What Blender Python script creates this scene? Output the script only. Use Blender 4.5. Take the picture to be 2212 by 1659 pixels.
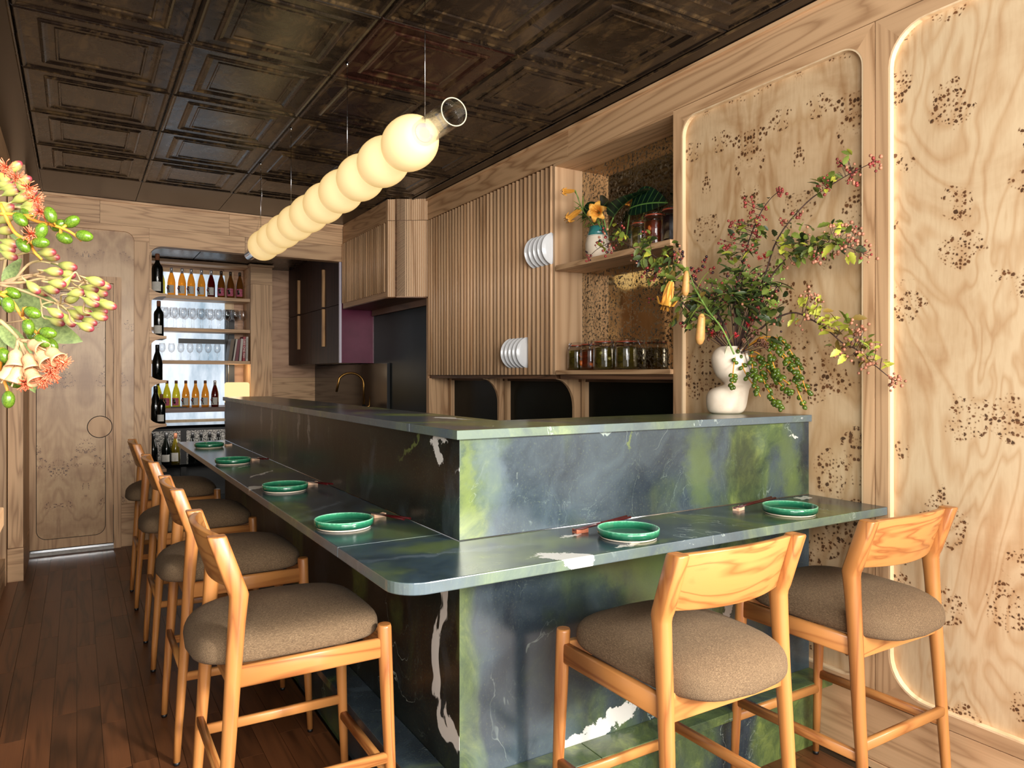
import bpy, bmesh, math, random
from mathutils import Vector, Matrix, Euler
for o in list(bpy.data.objects): bpy.data.objects.remove(o, do_unlink=True)
SC = bpy.context.scene
COL = SC.collection
R = math.radians
random.seed(7)

# ------------------------------------------------------------ camera, world, light, exposure
cam_data = bpy.data.cameras.new('camera'); cam = bpy.data.objects.new('camera', cam_data); COL.objects.link(cam)
cam_data.sensor_width = 36.0; cam_data.lens = 36.0 * 1546 / 2212
cam_data.shift_y = -17.5 / 2212; cam_data.clip_start = 0.02
cam.location = (0, 0, 1.37); cam.rotation_euler = (R(90), 0, -R(31.3))
SC.camera = cam

W = bpy.data.worlds.new('world'); SC.world = W; W.use_nodes = True
bg = W.node_tree.nodes['Background']; bg.inputs[0].default_value = (1.0, 0.965, 0.925, 1); bg.inputs[1].default_value = 0.78

def area(name, loc, target, sx, sy, power, color=(1, 1, 1)):
    l = bpy.data.lights.new(name, 'AREA'); l.shape = 'RECTANGLE'; l.size = sx; l.size_y = sy; l.energy = power; l.color = color
    o = bpy.data.objects.new(name, l); COL.objects.link(o); o.location = loc
    o.rotation_euler = (Vector(target) - Vector(loc)).to_track_quat('-Z', 'Y').to_euler()
    return o
area('shop_window_light', (0.9, -1.6, 1.75), (1.2, 3.5, 1.2), 2.6, 1.9, 112, (1.0, 0.98, 0.95))
area('left_fill_light', (-.45, -1.1, 2.0), (2.3, 4.6, 1.9), .9, 1.2, 42, (1.0, .975, .95))  # added fill that brightens the slats and the dim back right
area('bright_window_pane_light', (2.0, -1.5, 2.1), (1.1, 2.0, 0.9), 0.6, 0.8, 60, (1.0, 0.95, 0.87))
sun_d = bpy.data.lights.new('sun', 'SUN'); sun_d.energy = 2.9; sun_d.angle = R(5); sun_d.color = (1.0, 0.96, 0.90)
sun = bpy.data.objects.new('sun', sun_d); COL.objects.link(sun)
sun.rotation_euler = Vector((-0.40, 0.87, -0.34)).to_track_quat('-Z', 'Y').to_euler()

sp_d = bpy.data.lights.new('back_wall_fill', 'SPOT'); sp_d.energy = 210; sp_d.spot_size = R(46); sp_d.spot_blend = 1.0; sp_d.shadow_soft_size = .45; sp_d.color = (1.0, .90, .77)  # added spot behind the camera, brightens the far back wall
sp_o = bpy.data.objects.new('back_wall_fill', sp_d); COL.objects.link(sp_o); sp_o.location = (.1, -1.3, 2.3)
sp_o.rotation_euler = (Vector((.75, 6.6, 1.6)) - Vector(sp_o.location)).to_track_quat('-Z', 'Y').to_euler()

SC.view_settings.view_transform = 'Standard'; SC.view_settings.look = 'None'
SC.view_settings.gamma = 1.0; SC.view_settings.use_curve_mapping = False
SC.view_settings.exposure = 0.38

# ------------------------------------------------------------ materials
def srgb(h):
    h = h.lstrip('#'); v = [int(h[i:i+2], 16) / 255 for i in (0, 2, 4)]
    return tuple(((c / 12.92) if c <= .04045 else ((c + .055) / 1.055) ** 2.4) for c in v) + (1,)
class NB:
    def __init__(s, name):
        s.m = bpy.data.materials.new(name); s.m.use_nodes = True; s.t = s.m.node_tree; s.n = s.t.nodes
        s.b = s.n['Principled BSDF']; s.out = s.n['Material Output']
    def new(s, ty, **k):
        n = s.n.new(ty)
        for a, v in k.items():
            if a.startswith('i_'):
                key = a[2:]; key = int(key) if key.isdigit() else key.replace('_', ' ')
                s.put(n.inputs[key], v)
            else: setattr(n, a, v)
        return n
    def put(s, inp, v):
        if isinstance(v, bpy.types.NodeSocket): s.t.links.new(v, inp)
        elif isinstance(v, bpy.types.Node): s.t.links.new(v.outputs[0], inp)
        else: inp.default_value = v
    def set(s, **k):
        for a, v in k.items(): s.put(s.b.inputs[a.replace('_', ' ')], v)
        return s
    def coord(s, scale=(1, 1, 1), rot=(0, 0, 0), loc=(0, 0, 0), kind='Object'):
        tc = s.new('ShaderNodeTexCoord')
        src = tc.outputs[kind]
        if kind == 'Object' and getattr(s, 'vary', False):
            oi = s.new('ShaderNodeObjectInfo')
            cx = s.new('ShaderNodeCombineXYZ', i_0=s.math('MULTIPLY', oi.outputs['Random'], 37.0), i_1=s.math('MULTIPLY', oi.outputs['Random'], 91.0), i_2=s.math('MULTIPLY', oi.outputs['Random'], 53.0))
            src = s.new('ShaderNodeVectorMath', operation='ADD', i_0=src, i_1=cx).outputs[0]
        mp = s.new('ShaderNodeMapping'); s.put(mp.inputs[0], src)
        mp.inputs['Scale'].default_value = scale; mp.inputs['Rotation'].default_value = rot; mp.inputs['Location'].default_value = loc
        return mp.outputs[0]
    def noise(s, vec, scale, detail=4, rough=.55, dist=0.0):
        n = s.new('ShaderNodeTexNoise'); s.put(n.inputs['Vector'], vec); n.inputs['Scale'].default_value = scale
        n.inputs['Detail'].default_value = detail; n.inputs['Roughness'].default_value = rough; n.inputs['Distortion'].default_value = dist
        return n.outputs[0]
    def vor(s, vec, scale, feature='F1', rnd=1.0, out='Distance'):
        n = s.new('ShaderNodeTexVoronoi', feature=feature); s.put(n.inputs['Vector'], vec); n.inputs['Scale'].default_value = scale
        n.inputs['Randomness'].default_value = rnd
        return n.outputs[out]
    def math(s, op, a, b=0.0, c=None, clamp=False):
        n = s.new('ShaderNodeMath', operation=op, use_clamp=clamp); s.put(n.inputs[0], a); s.put(n.inputs[1], b)
        if c is not None: s.put(n.inputs[2], c)
        return n.outputs[0]
    def ramp(s, fac, stops, interp='LINEAR'):
        n = s.new('ShaderNodeValToRGB'); s.put(n.inputs[0], fac); cr = n.color_ramp; cr.interpolation = interp
        while len(cr.elements) < len(stops): cr.elements.new(0.5)
        for e, (p, c) in zip(cr.elements, stops): e.position = p; e.color = srgb(c) if isinstance(c, str) else (c if len(c) == 4 else tuple(c) + (1,))
        return n.outputs[0]
    def mask(s, fac, a, b):                       # 0 below a, 1 above b (smooth)
        n = s.new('ShaderNodeMapRange', interpolation_type='SMOOTHSTEP'); s.put(n.inputs[0], fac); n.inputs[1].default_value = a; n.inputs[2].default_value = b
        return n.outputs[0]
    def mix(s, fac, a, b, mode='MIX'):
        n = s.new('ShaderNodeMix', data_type='RGBA', blend_type=mode)
        s.put(n.inputs[0], fac)
        s.put(n.inputs[6], srgb(a) if isinstance(a, str) else a); s.put(n.inputs[7], srgb(b) if isinstance(b, str) else b)
        return n.outputs[2]
    def bump(s, h, strength=.3, dist=.002):
        n = s.new('ShaderNodeBump'); s.put(n.inputs['Height'], h); n.inputs['Strength'].default_value = strength; n.inputs['Distance'].default_value = dist
        s.put(s.b.inputs['Normal'], n.outputs[0]); return s
    def tint_by_object(s, col, amount=.18):
        oi = s.new('ShaderNodeObjectInfo')
        hs = s.new('ShaderNodeHueSaturation'); s.put(hs.inputs['Color'], col)
        s.put(hs.inputs['Value'], s.math('MULTIPLY_ADD', oi.outputs['Random'], amount * 2, 1 - amount))
        return hs.outputs[0]

def wood(name, dark, light, axis='z', freq=7.0, rough=.45, stretch=.09, fine=.35, vary=True, tint=.10, scale=1.0, coat=0.0, contrast=(.2, .8)):
    b = NB(name); b.vary = vary
    st = {'x': (stretch, 1, 1), 'y': (1, stretch, 1), 'z': (1, 1, stretch)}[axis]
    v = b.coord(tuple(k * scale for k in st))
    n = b.noise(v, 5.5, 3, .5, .5)
    g = b.math('MULTIPLY', n, freq * 1.5); g = b.math('FRACT', g)
    g = b.math('POWER', b.math('ABSOLUTE', b.math('MULTIPLY_ADD', g, 2.0, -1.0)), 2.2); g = b.math('SUBTRACT', 1.0, g)
    st2 = {'x': (.02, 1, 1), 'y': (1, .02, 1), 'z': (1, 1, .02)}[axis]
    p = b.noise(b.coord(tuple(k * scale for k in st2)), 190, 2, .6)
    m = b.math('MULTIPLY_ADD', p, fine, b.math('MULTIPLY', g, 1 - fine))
    big = b.noise(v, 1.3, 2)
    c = b.ramp(m, [(contrast[0], dark), (contrast[1], light)])
    c = b.mix(b.mask(big, .35, .75), c, b.mix(.35, c, light))
    if tint: c = b.tint_by_object(c, tint)
    b.set(Base_Color=c, Roughness=rough)
    if coat: b.set(Coat_Weight=coat, Coat_Roughness=.15)
    b.bump(p, .12, .001)
    return b.m

M = {}
for ax in 'xyz':
    M['oak_' + ax] = wood('oak_' + ax, '#a47c57', '#d3ab81', ax, 7, .5, .085, .38)
M['oak_lit'] = wood('oak_lit', '#b58d67', '#dab58e', 'z', 4, .5, .04, .3, tint=.03)  # paler copy of the oak, for faces that catch the light
M['oak_pale'] = wood('oak_edge', '#d8b68c', '#ecd0a8', 'z', 3, .5, .05, .3)
M['oak_slat'] = wood('oak_slat', '#b3875f', '#e2b98f', 'z', 5, .5, .03, .5, tint=.22)
M['oak_dark_y'] = wood('oak_shelf', '#4a3222', '#7a563c', 'y', 6, .5, .07, .4)
M['walnut_x'] = wood('walnut', '#3a2317', '#6a4430', 'x', 6, .4, .07, .4)
M['veneer'] = wood('oak_veneer_panel', '#a87f60', '#c99f7e', 'x', 5, .5, .12, .3)
M['teak_z'] = wood('teak_z', '#93562a', '#b87a40', 'z', 5, .38, .07, .22, tint=.05, scale=1.5, coat=.15, contrast=(.1, .75))
M['teak_x'] = wood('teak_x', '#93562a', '#bb7e44', 'x', 5, .38, .10, .22, tint=.05, scale=1.5, coat=.15, contrast=(.1, .75))
M['teak_y'] = wood('teak_y', '#95582a', '#c08448', 'y', 5, .38, .13, .2, tint=.05, scale=1.6, coat=.15, contrast=(.1, .75))
M['floor'] = wood('floor_plank', '#361d0e', '#7a4a2b', 'y', 4, .38, .08, .45, tint=.28, scale=1.2, contrast=(.0, 1.0))
M['dark_wood'] = wood('smoked_wood', '#1c0e0c', '#422722', 'z', 6, .6, .06, .4)

def burl(name, base, light, plane='x', cell=5.2, seed=0.0, dense=.42, swirl=.35, spots=62, line=9.0, mirror=0.0, sparse=.25):
    b = NB(name); b.vary = False
    sx = b.new('ShaderNodeSeparateXYZ', i_0=b.new('ShaderNodeNewGeometry').outputs['Position'])
    u = sx.outputs[1] if plane == 'x' else sx.outputs[0]
    if mirror: u = b.math('PINGPONG', b.math('ADD', u, 3.0), mirror)       # book-matched veneer leaves
    w = sx.outputs[2]
    v = b.new('ShaderNodeCombineXYZ', i_0=u, i_1=w, i_2=seed).outputs[0]
    def mp(su, sv): return b.new('ShaderNodeMapping', i_0=v, i_3=(su, sv, 1)).outputs[0]
    warp = b.noise(mp(1, .4), 2.0, 3, .55, 1.4)
    g = b.math('PINGPONG', b.math('MULTIPLY', warp, line), .5)
    c = b.ramp(g, [(.0, base), (.3, light)])
    c = b.mix(.45, c, b.mix(.5, base, light))
    silk = b.noise(mp(1, .12), 70, 3, .6)
    c = b.mix(b.math('MULTIPLY', b.mask(silk, .4, .7), .16), c, base, 'MULTIPLY')
    cloud = b.noise(mp(1, 1), 2.6, 5, .6, .8)
    c = b.mix(b.math('MULTIPLY', b.mask(cloud, .42, .72), swirl), c, base, 'MULTIPLY')
    nv = b.new('ShaderNodeTexNoise'); b.put(nv.inputs['Vector'], v); nv.inputs['Scale'].default_value = 11; nv.inputs['Detail'].default_value = 4
    sc = b.new('ShaderNodeVectorMath', operation='SCALE'); b.put(sc.inputs[0], nv.outputs['Color']); sc.inputs['Scale'].default_value = .11
    dv = b.new('ShaderNodeVectorMath', operation='ADD', i_0=v, i_1=sc).outputs[0]
    vc = b.new('ShaderNodeTexVoronoi', voronoi_dimensions='2D'); b.put(vc.inputs['Vector'], dv); vc.inputs['Scale'].default_value = cell
    rs = b.new('ShaderNodeSeparateColor', i_0=vc.outputs['Color'])
    rad = b.math('MULTIPLY_ADD', rs.outputs[1], dense * .8, dense * .55)
    cm = b.math('SUBTRACT', 1.0, b.mask(b.math('SUBTRACT', vc.outputs['Distance'], rad), -.07, .03))
    cm = b.math('MULTIPLY', cm, b.mask(rs.outputs[0], sparse, sparse + .08))
    cm = b.math('MULTIPLY', cm, b.mask(b.noise(dv, 16, 2), .37, .50))
    vs = b.new('ShaderNodeTexVoronoi', voronoi_dimensions='2D'); b.put(vs.inputs['Vector'], b.new('ShaderNodeVectorMath', operation='ADD', i_0=v, i_1=b.new('ShaderNodeVectorMath', operation='SCALE', i_0=b.new('ShaderNodeTexNoise', i_0=v, i_2=60.0).outputs['Color'], i_3=.012).outputs[0]).outputs[0]); vs.inputs['Scale'].default_value = spots
    szr = b.new('ShaderNodeSeparateColor', i_0=vs.outputs['Color'])
    thr = b.math('MULTIPLY_ADD', b.math('POWER', szr.outputs[0], 2.2), .50, .06)
    dd = b.math('SUBTRACT', vs.outputs['Distance'], thr)
    spot = b.math('MULTIPLY', b.math('SUBTRACT', 1.0, b.mask(dd, -.07, .04)), b.mask(cm, .35, .6))
    halo = b.math('MULTIPLY', b.math('SUBTRACT', 1.0, b.mask(dd, .0, .28)), b.mask(cm, .2, .6))
    c = b.mix(b.math('MULTIPLY', halo, .38), c, '#9a6a3c')
    c = b.mix(b.math('MULTIPLY', spot, .92), c, b.mix(szr.outputs[1], '#3a2011', '#6b4020'))
    b.set(Base_Color=c, Roughness=.42)
    b.b.inputs['Coat Weight'].default_value = .12; b.b.inputs['Coat Roughness'].default_value = .25
    return b.m
M['burl_warm'] = burl('burl_veneer_warm', '#bd9668', '#e2c69e', 'x', 5.4, 3.1, .44, .5, 62, 7, .24, .06)
M['burl_light'] = burl('burl_veneer_light', '#c59f74', '#e0c8a2', 'x', 5.2, 11.7, .34, .35, 80, 15, 0.0, .35)
M['burl_door'] = burl('burl_veneer_door', '#ab845a', '#d6b488', 'y', 5.5, 7.3, .36, .5, 95, 6, .18)


def marble(name, seed=0.0, green=.5, base=('#1b232b', '#39444d'), white=.72, marks=(), lit_edge=0.0, rough=.22, spec=.6):
    b = NB(name); b.vary = False
    v = b.coord((1, 1, .8), loc=(seed, seed * 1.7, seed * .3))
    nv = b.new('ShaderNodeTexNoise'); b.put(nv.inputs['Vector'], v); nv.inputs['Scale'].default_value = 1.6; nv.inputs['Detail'].default_value = 4
    sc = b.new('ShaderNodeVectorMath', operation='SCALE'); b.put(sc.inputs[0], nv.outputs['Color']); sc.inputs['Scale'].default_value = .9
    w = b.new('ShaderNodeVectorMath', operation='ADD', i_0=v, i_1=sc).outputs[0]
    w2 = b.new('ShaderNodeMapping', i_0=w, i_3=(1.0, 1.0, .45)).outputs[0]
    a = b.noise(w2, 2.3, 5, .5)
    c = b.ramp(b.noise(w, 5, 6, .65), [(.3, base[0]), (.7, base[1])])
    gr = b.ramp(b.noise(w, 9, 6, .7), [(.3, '#33442a'), (.52, '#5a6b35'), (.72, '#8a9848')])
    c = b.mix(b.math('MULTIPLY', b.mask(a, green - .03, green + .12), .75), c, gr)
    cloud = b.noise(w2, 4.2, 5, .6)
    c = b.mix(b.math('MULTIPLY', b.mask(cloud, .55, .8), .4), c, '#5d6b74')
    speck = b.noise(v, 170, 2, .6)
    c = b.mix(b.math('MULTIPLY', b.mask(speck, .55, .75), .25), c, '#6f7a50')
    # veins: fine warped lines that fade in and out, plus a few white calcite patches
    def veins(sc_, th, vmask, amt, col, dt):
        n1 = b.noise(w, sc_, dt, .55, .3)
        ln = b.math('SUBTRACT', 1.0, b.mask(b.math('ABSOLUTE', b.math('SUBTRACT', n1, .5)), th * .15, th))
        return b.math('MULTIPLY', b.math('MULTIPLY', ln, b.mask(b.noise(v, vmask, 3), .5, .66)), amt)
    c = b.mix(veins(1.7, .0026, 2.6, .8, None, 6), c, '#a0ada4')
    c = b.mix(veins(4.3, .0035, 3.4, .35, None, 7), c, '#7f8f84')
    wn = b.noise(b.new('ShaderNodeMapping', i_0=w, i_3=(1.0, 1.0, .6), i_2=(0, .5, .4)).outputs[0], 2.6, 7, .5)
    c = b.mix(b.math('MULTIPLY', b.mask(wn, white, white + .01), .9), c, '#cfcfc8')
    # individual marks of these slabs: (kind, centre, half length, half width, direction angle, plane)
    gp = b.new('ShaderNodeNewGeometry').outputs['Position']
    dn = b.new('ShaderNodeTexNoise'); b.put(dn.inputs['Vector'], gp); dn.inputs['Scale'].default_value = 16; dn.inputs['Detail'].default_value = 6; dn.inputs['Roughness'].default_value = .65
    dsc = b.new('ShaderNodeVectorMath', operation='SCALE', i_0=b.new('ShaderNodeVectorMath', operation='SUBTRACT', i_0=dn.outputs['Color'], i_1=(.5, .5, .5)), i_3=.13).outputs[0]
    gq = b.new('ShaderNodeVectorMath', operation='ADD', i_0=gp, i_1=dsc).outputs[0]
    MC = {'w': '#d6d4cd', 'g': '#5a6a38', 'd': '#10161d', 'l': '#64717a', 'y': '#6f7d44', 's': '#938f88'}
    for kind, ce, hl, hw, ang, pl in marks:
        rot = {'z': (0, 0, R(ang)), 'y': (0, -R(ang), 0), 'x': (R(ang), 0, 0)}[pl]
        scl = {'z': (hl, hw, 1), 'y': (hl, 1, hw), 'x': (1, hl, hw)}[pl]
        mpn = b.new('ShaderNodeMapping', vector_type='TEXTURE', i_0=gq); mpn.inputs['Location'].default_value = ce; mpn.inputs['Rotation'].default_value = rot; mpn.inputs['Scale'].default_value = scl
        ln = b.new('ShaderNodeVectorMath', operation='LENGTH', i_0=mpn).outputs['Value']
        soft = .06 if kind in 'w' else .6
        c = b.mix(b.math('MULTIPLY', b.math('SUBTRACT', 1.0, b.mask(ln, 1 - soft, 1 + soft)), {'w': .92, 's': .6, 'l': .5}.get(kind, .6)), c, MC[kind])
    if lit_edge:  # edge faces coloured paler, as if strong light caught them
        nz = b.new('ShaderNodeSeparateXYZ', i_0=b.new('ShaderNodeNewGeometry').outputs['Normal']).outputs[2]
        c = b.mix(b.math('MULTIPLY', b.math('SUBTRACT', 1.0, b.mask(b.math('ABSOLUTE', nz), .3, .7)), lit_edge), c, '#a3b0b2')
    b.set(Base_Color=c, Roughness=rough, Specular_IOR_Level=spec)
    return b.m
M['marble'] = marble('green_marble_front', 0.0, .485, ('#242e37', '#455259'), .74, marks=[('w', (1.37, 1.74, .285), .17, .030, 14, 'y'), ('w', (1.93, 1.74, .55), .05, .018, 60, 'y'), ('g', (1.60, 1.74, .68), .20, .10, -55, 'y'), ('g', (1.50, 1.74, .80), .25, .06, 5, 'y'), ('w', (2.29, 1.74, 1.145), .018, .006, -20, 'y'),
    ('y', (.915, 1.74, 1.08), .022, .12, 0, 'y'), ('l', (.99, 1.74, 1.1), .05, .12, 8, 'y'), ('y', (1.49, 1.74, 1.165), .006, .022, -20, 'y'), ('d', (2.36, 1.74, 1.06), .03, .14, 0, 'y'), ('g', (2.26, 1.74, 1.05), .045, .14, 8, 'y'), ('d', (2.02, 1.74, 1.05), .07, .14, 0, 'y'), ('g', (1.80, 1.74, 1.05), .05, .13, 6, 'y'), ('d', (1.25, 1.74, .6), .25, .18, 20, 'y')])
M['marble_side_shaded'] = marble('green_marble_side_shaded', 4.4, .56, ('#0c1112', '#1f2826'), .69, rough=.28, spec=.28, marks=[('w', (.89, 1.875, 1.155), .052, .024, 62, 'x'), ('w', (.89, 1.86, 1.19), .05, .010, 0, 'x'), ('y', (.89, 2.06, 1.165), .10, .006, -32, 'x'), ('s', (.89, 3.93, 1.14), .018, .085, 8, 'x'), ('s', (.89, 4.18, 1.15), .016, .07, 6, 'x'), ('s', (.89, 3.40, 1.15), .022, .06, 10, 'x'), ('s', (.89, 3.22, 1.14), .014, .07, 6, 'x'), ('s', (.89, 3.90, 1.00), .008, .06, 0, 'x')])  # same stone as the front, its shade darkened into the base colour
M['marble_counter'] = marble('green_marble_counter', 9.3, .49, ('#1a272f', '#3a4c58'), .69, lit_edge=.22, marks=[('d', (1.20, 1.56, .92), .12, .035, 35, 'z'), ('w', (1.04, 1.455, .92), .085, .028, -35, 'z'), ('w', (1.20, 1.645, .92), .045, .016, 20, 'z'), ('w', (1.25, 1.47, .92), .05, .014, 10, 'z'), ('w', (2.30, 1.70, .92), .06, .018, 20, 'z'),
    ('w', (.62, 3.00, .92), .045, .03, 60, 'z'), ('w', (.72, 3.40, .92), .13, .012, 55, 'z'), ('w', (.70, 3.72, .92), .05, .012, 30, 'z'), ('l', (.74, 2.45, .92), .12, .010, 40, 'z'), ('g', (.80, 1.93, .92), .10, .10, 0, 'z'), ('l', (.83, 1.64, .92), .22, .014, -8, 'z'), ('g', (.85, 1.72, .92), .16, .045, -5, 'z'), ('g', (1.12, 1.60, .92), .09, .05, -20, 'z'), ('g', (1.32, 1.45, .92), .08, .02, 0, 'z')])
M['marble_step'] = marble('green_marble_step', 2.2, .47, ('#1f2930', '#3e4a52'), .66)

def flat(name, col, rough=.5, metal=0.0, **k):
    b = NB(name); b.set(Base_Color=srgb(col), Roughness=rough, Metallic=metal)
    for a, v in k.items(): b.put(b.b.inputs[a.replace('_', ' ')], v)
    return b.m
def mottled(name, c1, c2, scale=20, rough=.5, metal=0.0, tint=0.0, bump=0, **k):
    b = NB(name); c = b.ramp(b.noise(b.coord(), scale, 4, .6), [(.3, c1), (.7, c2)])
    if tint: c = b.tint_by_object(c, tint)
    b.set(Base_Color=c, Roughness=rough, Metallic=metal)
    for a, v in k.items(): b.put(b.b.inputs[a.replace('_', ' ')], v)
    if bump: b.bump(b.noise(b.coord(), scale * 3, 3), bump, .002)
    return b.m
def fabric():
    b = NB('taupe_woven_fabric')
    a = b.noise(b.coord((1, .16, 1)), 900, 2, .6); c_ = b.noise(b.coord((.16, 1, .5)), 900, 2, .6)
    wv = b.math('MULTIPLY', b.math('ADD', a, c_), .5)
    big = b.noise(b.coord(), 7, 3)
    c = b.ramp(wv, [(.32, '#3e2d1d'), (.5, '#68533b'), (.68, '#8f775a')])
    c = b.mix(b.math('MULTIPLY', b.mask(big, .4, .7), .3), c, '#705a40')
    b.set(Base_Color=c, Roughness=.95)
    b.bump(wv, .15, .001); return b.m
M['fabric'] = fabric()
def tin(name, c1, c2):
    b = NB(name); v = b.coord((1, 1, 1)); b.vary = True
    v = b.coord((1, 1, 1))
    n = b.noise(b.coord((3.5, .8, 1)), 3.2, 6, .7, 1.2)
    sc = b.noise(v, 5.0, 6, .72, 1.5)
    k = b.math('MULTIPLY', b.mask(n, .42, .60), b.mask(sc, .42, .58))
    c = b.mix(b.math('MULTIPLY', k, .85), b.ramp(sc, [(.3, c1), (.7, c2)]), '#5c482e')
    b.set(Base_Color=c, Roughness=b.math('MULTIPLY_ADD', sc, .30, .14), Specular_IOR_Level=.5)
    b.bump(sc, .25, .004); return b.m
M['tin'] = tin('brown_lacquered_tin', '#16100c', '#2c221b')
M['tin_red'] = tin('red_brown_lacquered_tin', '#22110d', '#3d2018')
M['dark_paint'] = mottled('dark_brown_paint', '#120b08', '#1f1510', 6, .3)
M['mirror'] = None
def antique():
    b = NB('antique_mirror'); v = b.coord()
    n = b.noise(v, 55, 7, .75, .3); big = b.noise(v, 5, 3)
    sp = b.math('MULTIPLY', b.mask(n, .51, .56), b.mask(big, .32, .50))
    c = b.mix(sp, '#cdbfa4', '#2c2013')
    c = b.mix(b.math('MULTIPLY', b.mask(big, .45, .7), .25), c, '#8a7350')
    b.set(Base_Color=c, Metallic=b.math('SUBTRACT', 1.0, b.math('MULTIPLY', sp, .9)), Roughness=b.math('MULTIPLY_ADD', sp, .5, .05))
    return b.m
M['mirror'] = antique()
M['black_green'] = mottled('dark_green_panel', '#090d0a', '#121811', 3, .3, 0.0, Specular_IOR_Level=.12)
M['brushed_green'] = mottled('brushed_dark_green_panel', '#070a08', '#101713', 3, .3, 0.0, Specular_IOR_Level=.06)
M['splash'] = mottled('polished_dark_stone', '#14100e', '#2a2220', 8, .12)
M['magenta'] = mottled('magenta_lacquer', '#5a1f36', '#6d2a45', 5, .22)
M['maroon'] = mottled('smoked_maroon_lacquer', '#1d0b12', '#2c1119', 5, .12)
M['white_strip'] = flat('white_strip', '#cfc8d6', .5)
M['black'] = flat('black_matte', '#0b0b0c', .45)
M['black_gloss'] = flat('black_gloss', '#08090b', .08)
M['black_shadow'] = flat('joint_black', '#060504', .8)
M['brass'] = flat('brass', '#a87f44', .35, 1.0); M['pull_wood'] = wood('golden_oak_pull', '#8a6238', '#b88a55', 'z', 5, .4)
M['steel'] = flat('polished_steel', '#b9bcc0', .12, 1.0)
M['white_paint'] = mottled('worn_white_paint', '#a9a6a0', '#cbc8c2', 30, .6)
M['plate_white'] = flat('white_glazed_ceramic', '#e6e7e8', .15)
M['plate_rim'] = flat('grey_brown_plate_edge', '#8a8778', .35)
def glaze():
    b = NB('green_glaze'); v = b.coord()
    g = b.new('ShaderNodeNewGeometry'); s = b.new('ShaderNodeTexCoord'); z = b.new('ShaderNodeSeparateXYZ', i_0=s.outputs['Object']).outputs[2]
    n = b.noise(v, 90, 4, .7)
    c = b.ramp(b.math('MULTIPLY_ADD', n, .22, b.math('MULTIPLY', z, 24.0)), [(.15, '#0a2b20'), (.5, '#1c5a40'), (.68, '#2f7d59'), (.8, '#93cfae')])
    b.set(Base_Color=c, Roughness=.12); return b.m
M['glaze'] = glaze()
M['cream'] = mottled('cream_clay', '#d8c6ae', '#e8d9c4', 14, .62, bump=.05)
M['teal'] = mottled('teal_glaze', '#1f5f62', '#3c8783', 22, .2)
M['bowl_navy'] = mottled('navy_glaze', '#0a1020', '#151f38', 30, .25)
M['bowl_stone'] = mottled('stoneware', '#7a6650', '#a08a6c', 40, .7)
M['chopstick'] = flat('dark_red_lacquer', '#3f0d0f', .15)
M['rest'] = mottled('peach_bamboo', '#d3a27f', '#ecc9ab', 60, .5)
M['rest_red'] = mottled('terracotta_block', '#9a5438', '#bd7355', 60, .5)
def glassy(name, col=(1, 1, 1), refl=1.0, alpha=.92):
    b = NB(name); b.n.remove(b.b)
    tr = b.new('ShaderNodeBsdfTransparent'); tr.inputs[0].default_value = tuple(c * alpha for c in col) + (1,)
    gl = b.new('ShaderNodeBsdfGlossy'); gl.inputs['Roughness'].default_value = .03
    lw = b.new('ShaderNodeLayerWeight'); lw.inputs[0].default_value = .35
    f = b.math('MULTIPLY_ADD', lw.outputs['Facing'], .55 * refl, .05 * refl)
    mx = b.new('ShaderNodeMixShader'); b.put(mx.inputs[0], f); b.put(mx.inputs[1], tr.outputs[0]); b.put(mx.inputs[2], gl.outputs[0])
    b.t.links.new(mx.outputs[0], b.out.inputs[0]); return b.m
M['glass'] = glassy('clear_glass', refl=.75, alpha=.985)
def wine(name, col, trans=.75):
    b = NB(name); b.n.remove(b.b)
    tr = b.new('ShaderNodeBsdfTransparent'); tr.inputs[0].default_value = srgb(col)
    df = b.new('ShaderNodeBsdfDiffuse'); df.inputs[0].default_value = srgb(col)
    tl = b.new('ShaderNodeBsdfTranslucent'); tl.inputs[0].default_value = srgb(col)
    m0 = b.new('ShaderNodeMixShader'); m0.inputs[0].default_value = .5; b.put(m0.inputs[1], df.outputs[0]); b.put(m0.inputs[2], tl.outputs[0])
    m1 = b.new('ShaderNodeMixShader'); m1.inputs[0].default_value = trans; b.put(m1.inputs[1], m0.outputs[0]); b.put(m1.inputs[2], tr.outputs[0])
    gl = b.new('ShaderNodeBsdfGlossy'); gl.inputs['Roughness'].default_value = .05
    lw = b.new('ShaderNodeLayerWeight'); lw.inputs[0].default_value = .3
    m2 = b.new('ShaderNodeMixShader'); b.put(m2.inputs[0], b.math('MULTIPLY_ADD', lw.outputs['Facing'], .4, .05)); b.put(m2.inputs[1], m1.outputs[0]); b.put(m2.inputs[2], gl.outputs[0])
    b.t.links.new(m2.outputs[0], b.out.inputs[0]); return b.m
M['w_yellow'] = wine('yellow_wine_glass', '#e8dc62'); M['w_amber'] = wine('amber_wine_glass', '#efb860', .85); M['w_tan'] = wine('tan_wine_glass', '#a06a2a', .5)
M['w_red'] = wine('red_wine_glass', '#7a1f14', .45); M['w_dark'] = flat('near_black_green_glass', '#070a08', .06)
M['w_olive'] = wine('olive_wine_glass', '#8a7a20', .5)
M['brine_green'] = wine('green_brine', '#a89a4a', .8); M['brine_orange'] = wine('orange_brine', '#b0683a', .75); M['brine_dark'] = flat('dark_purple_preserve', '#160a10', .2)
M['olive_fruit'] = mottled('pickled_fruit', '#7e7a34', '#b5ac62', 40, .4, tint=.2)
M['orange_slice'] = mottled('pickled_orange', '#b4531c', '#d9772c', 30, .4, tint=.15)
M['gasket'] = flat('orange_rubber', '#b04a2c', .5)
M['paper_white'] = mottled('label_paper', '#b9b6ae', '#c9c6bd', 50, .7)
M['paper_pink'] = mottled('label_pink', '#a03a52', '#c46a80', 60, .7)
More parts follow.
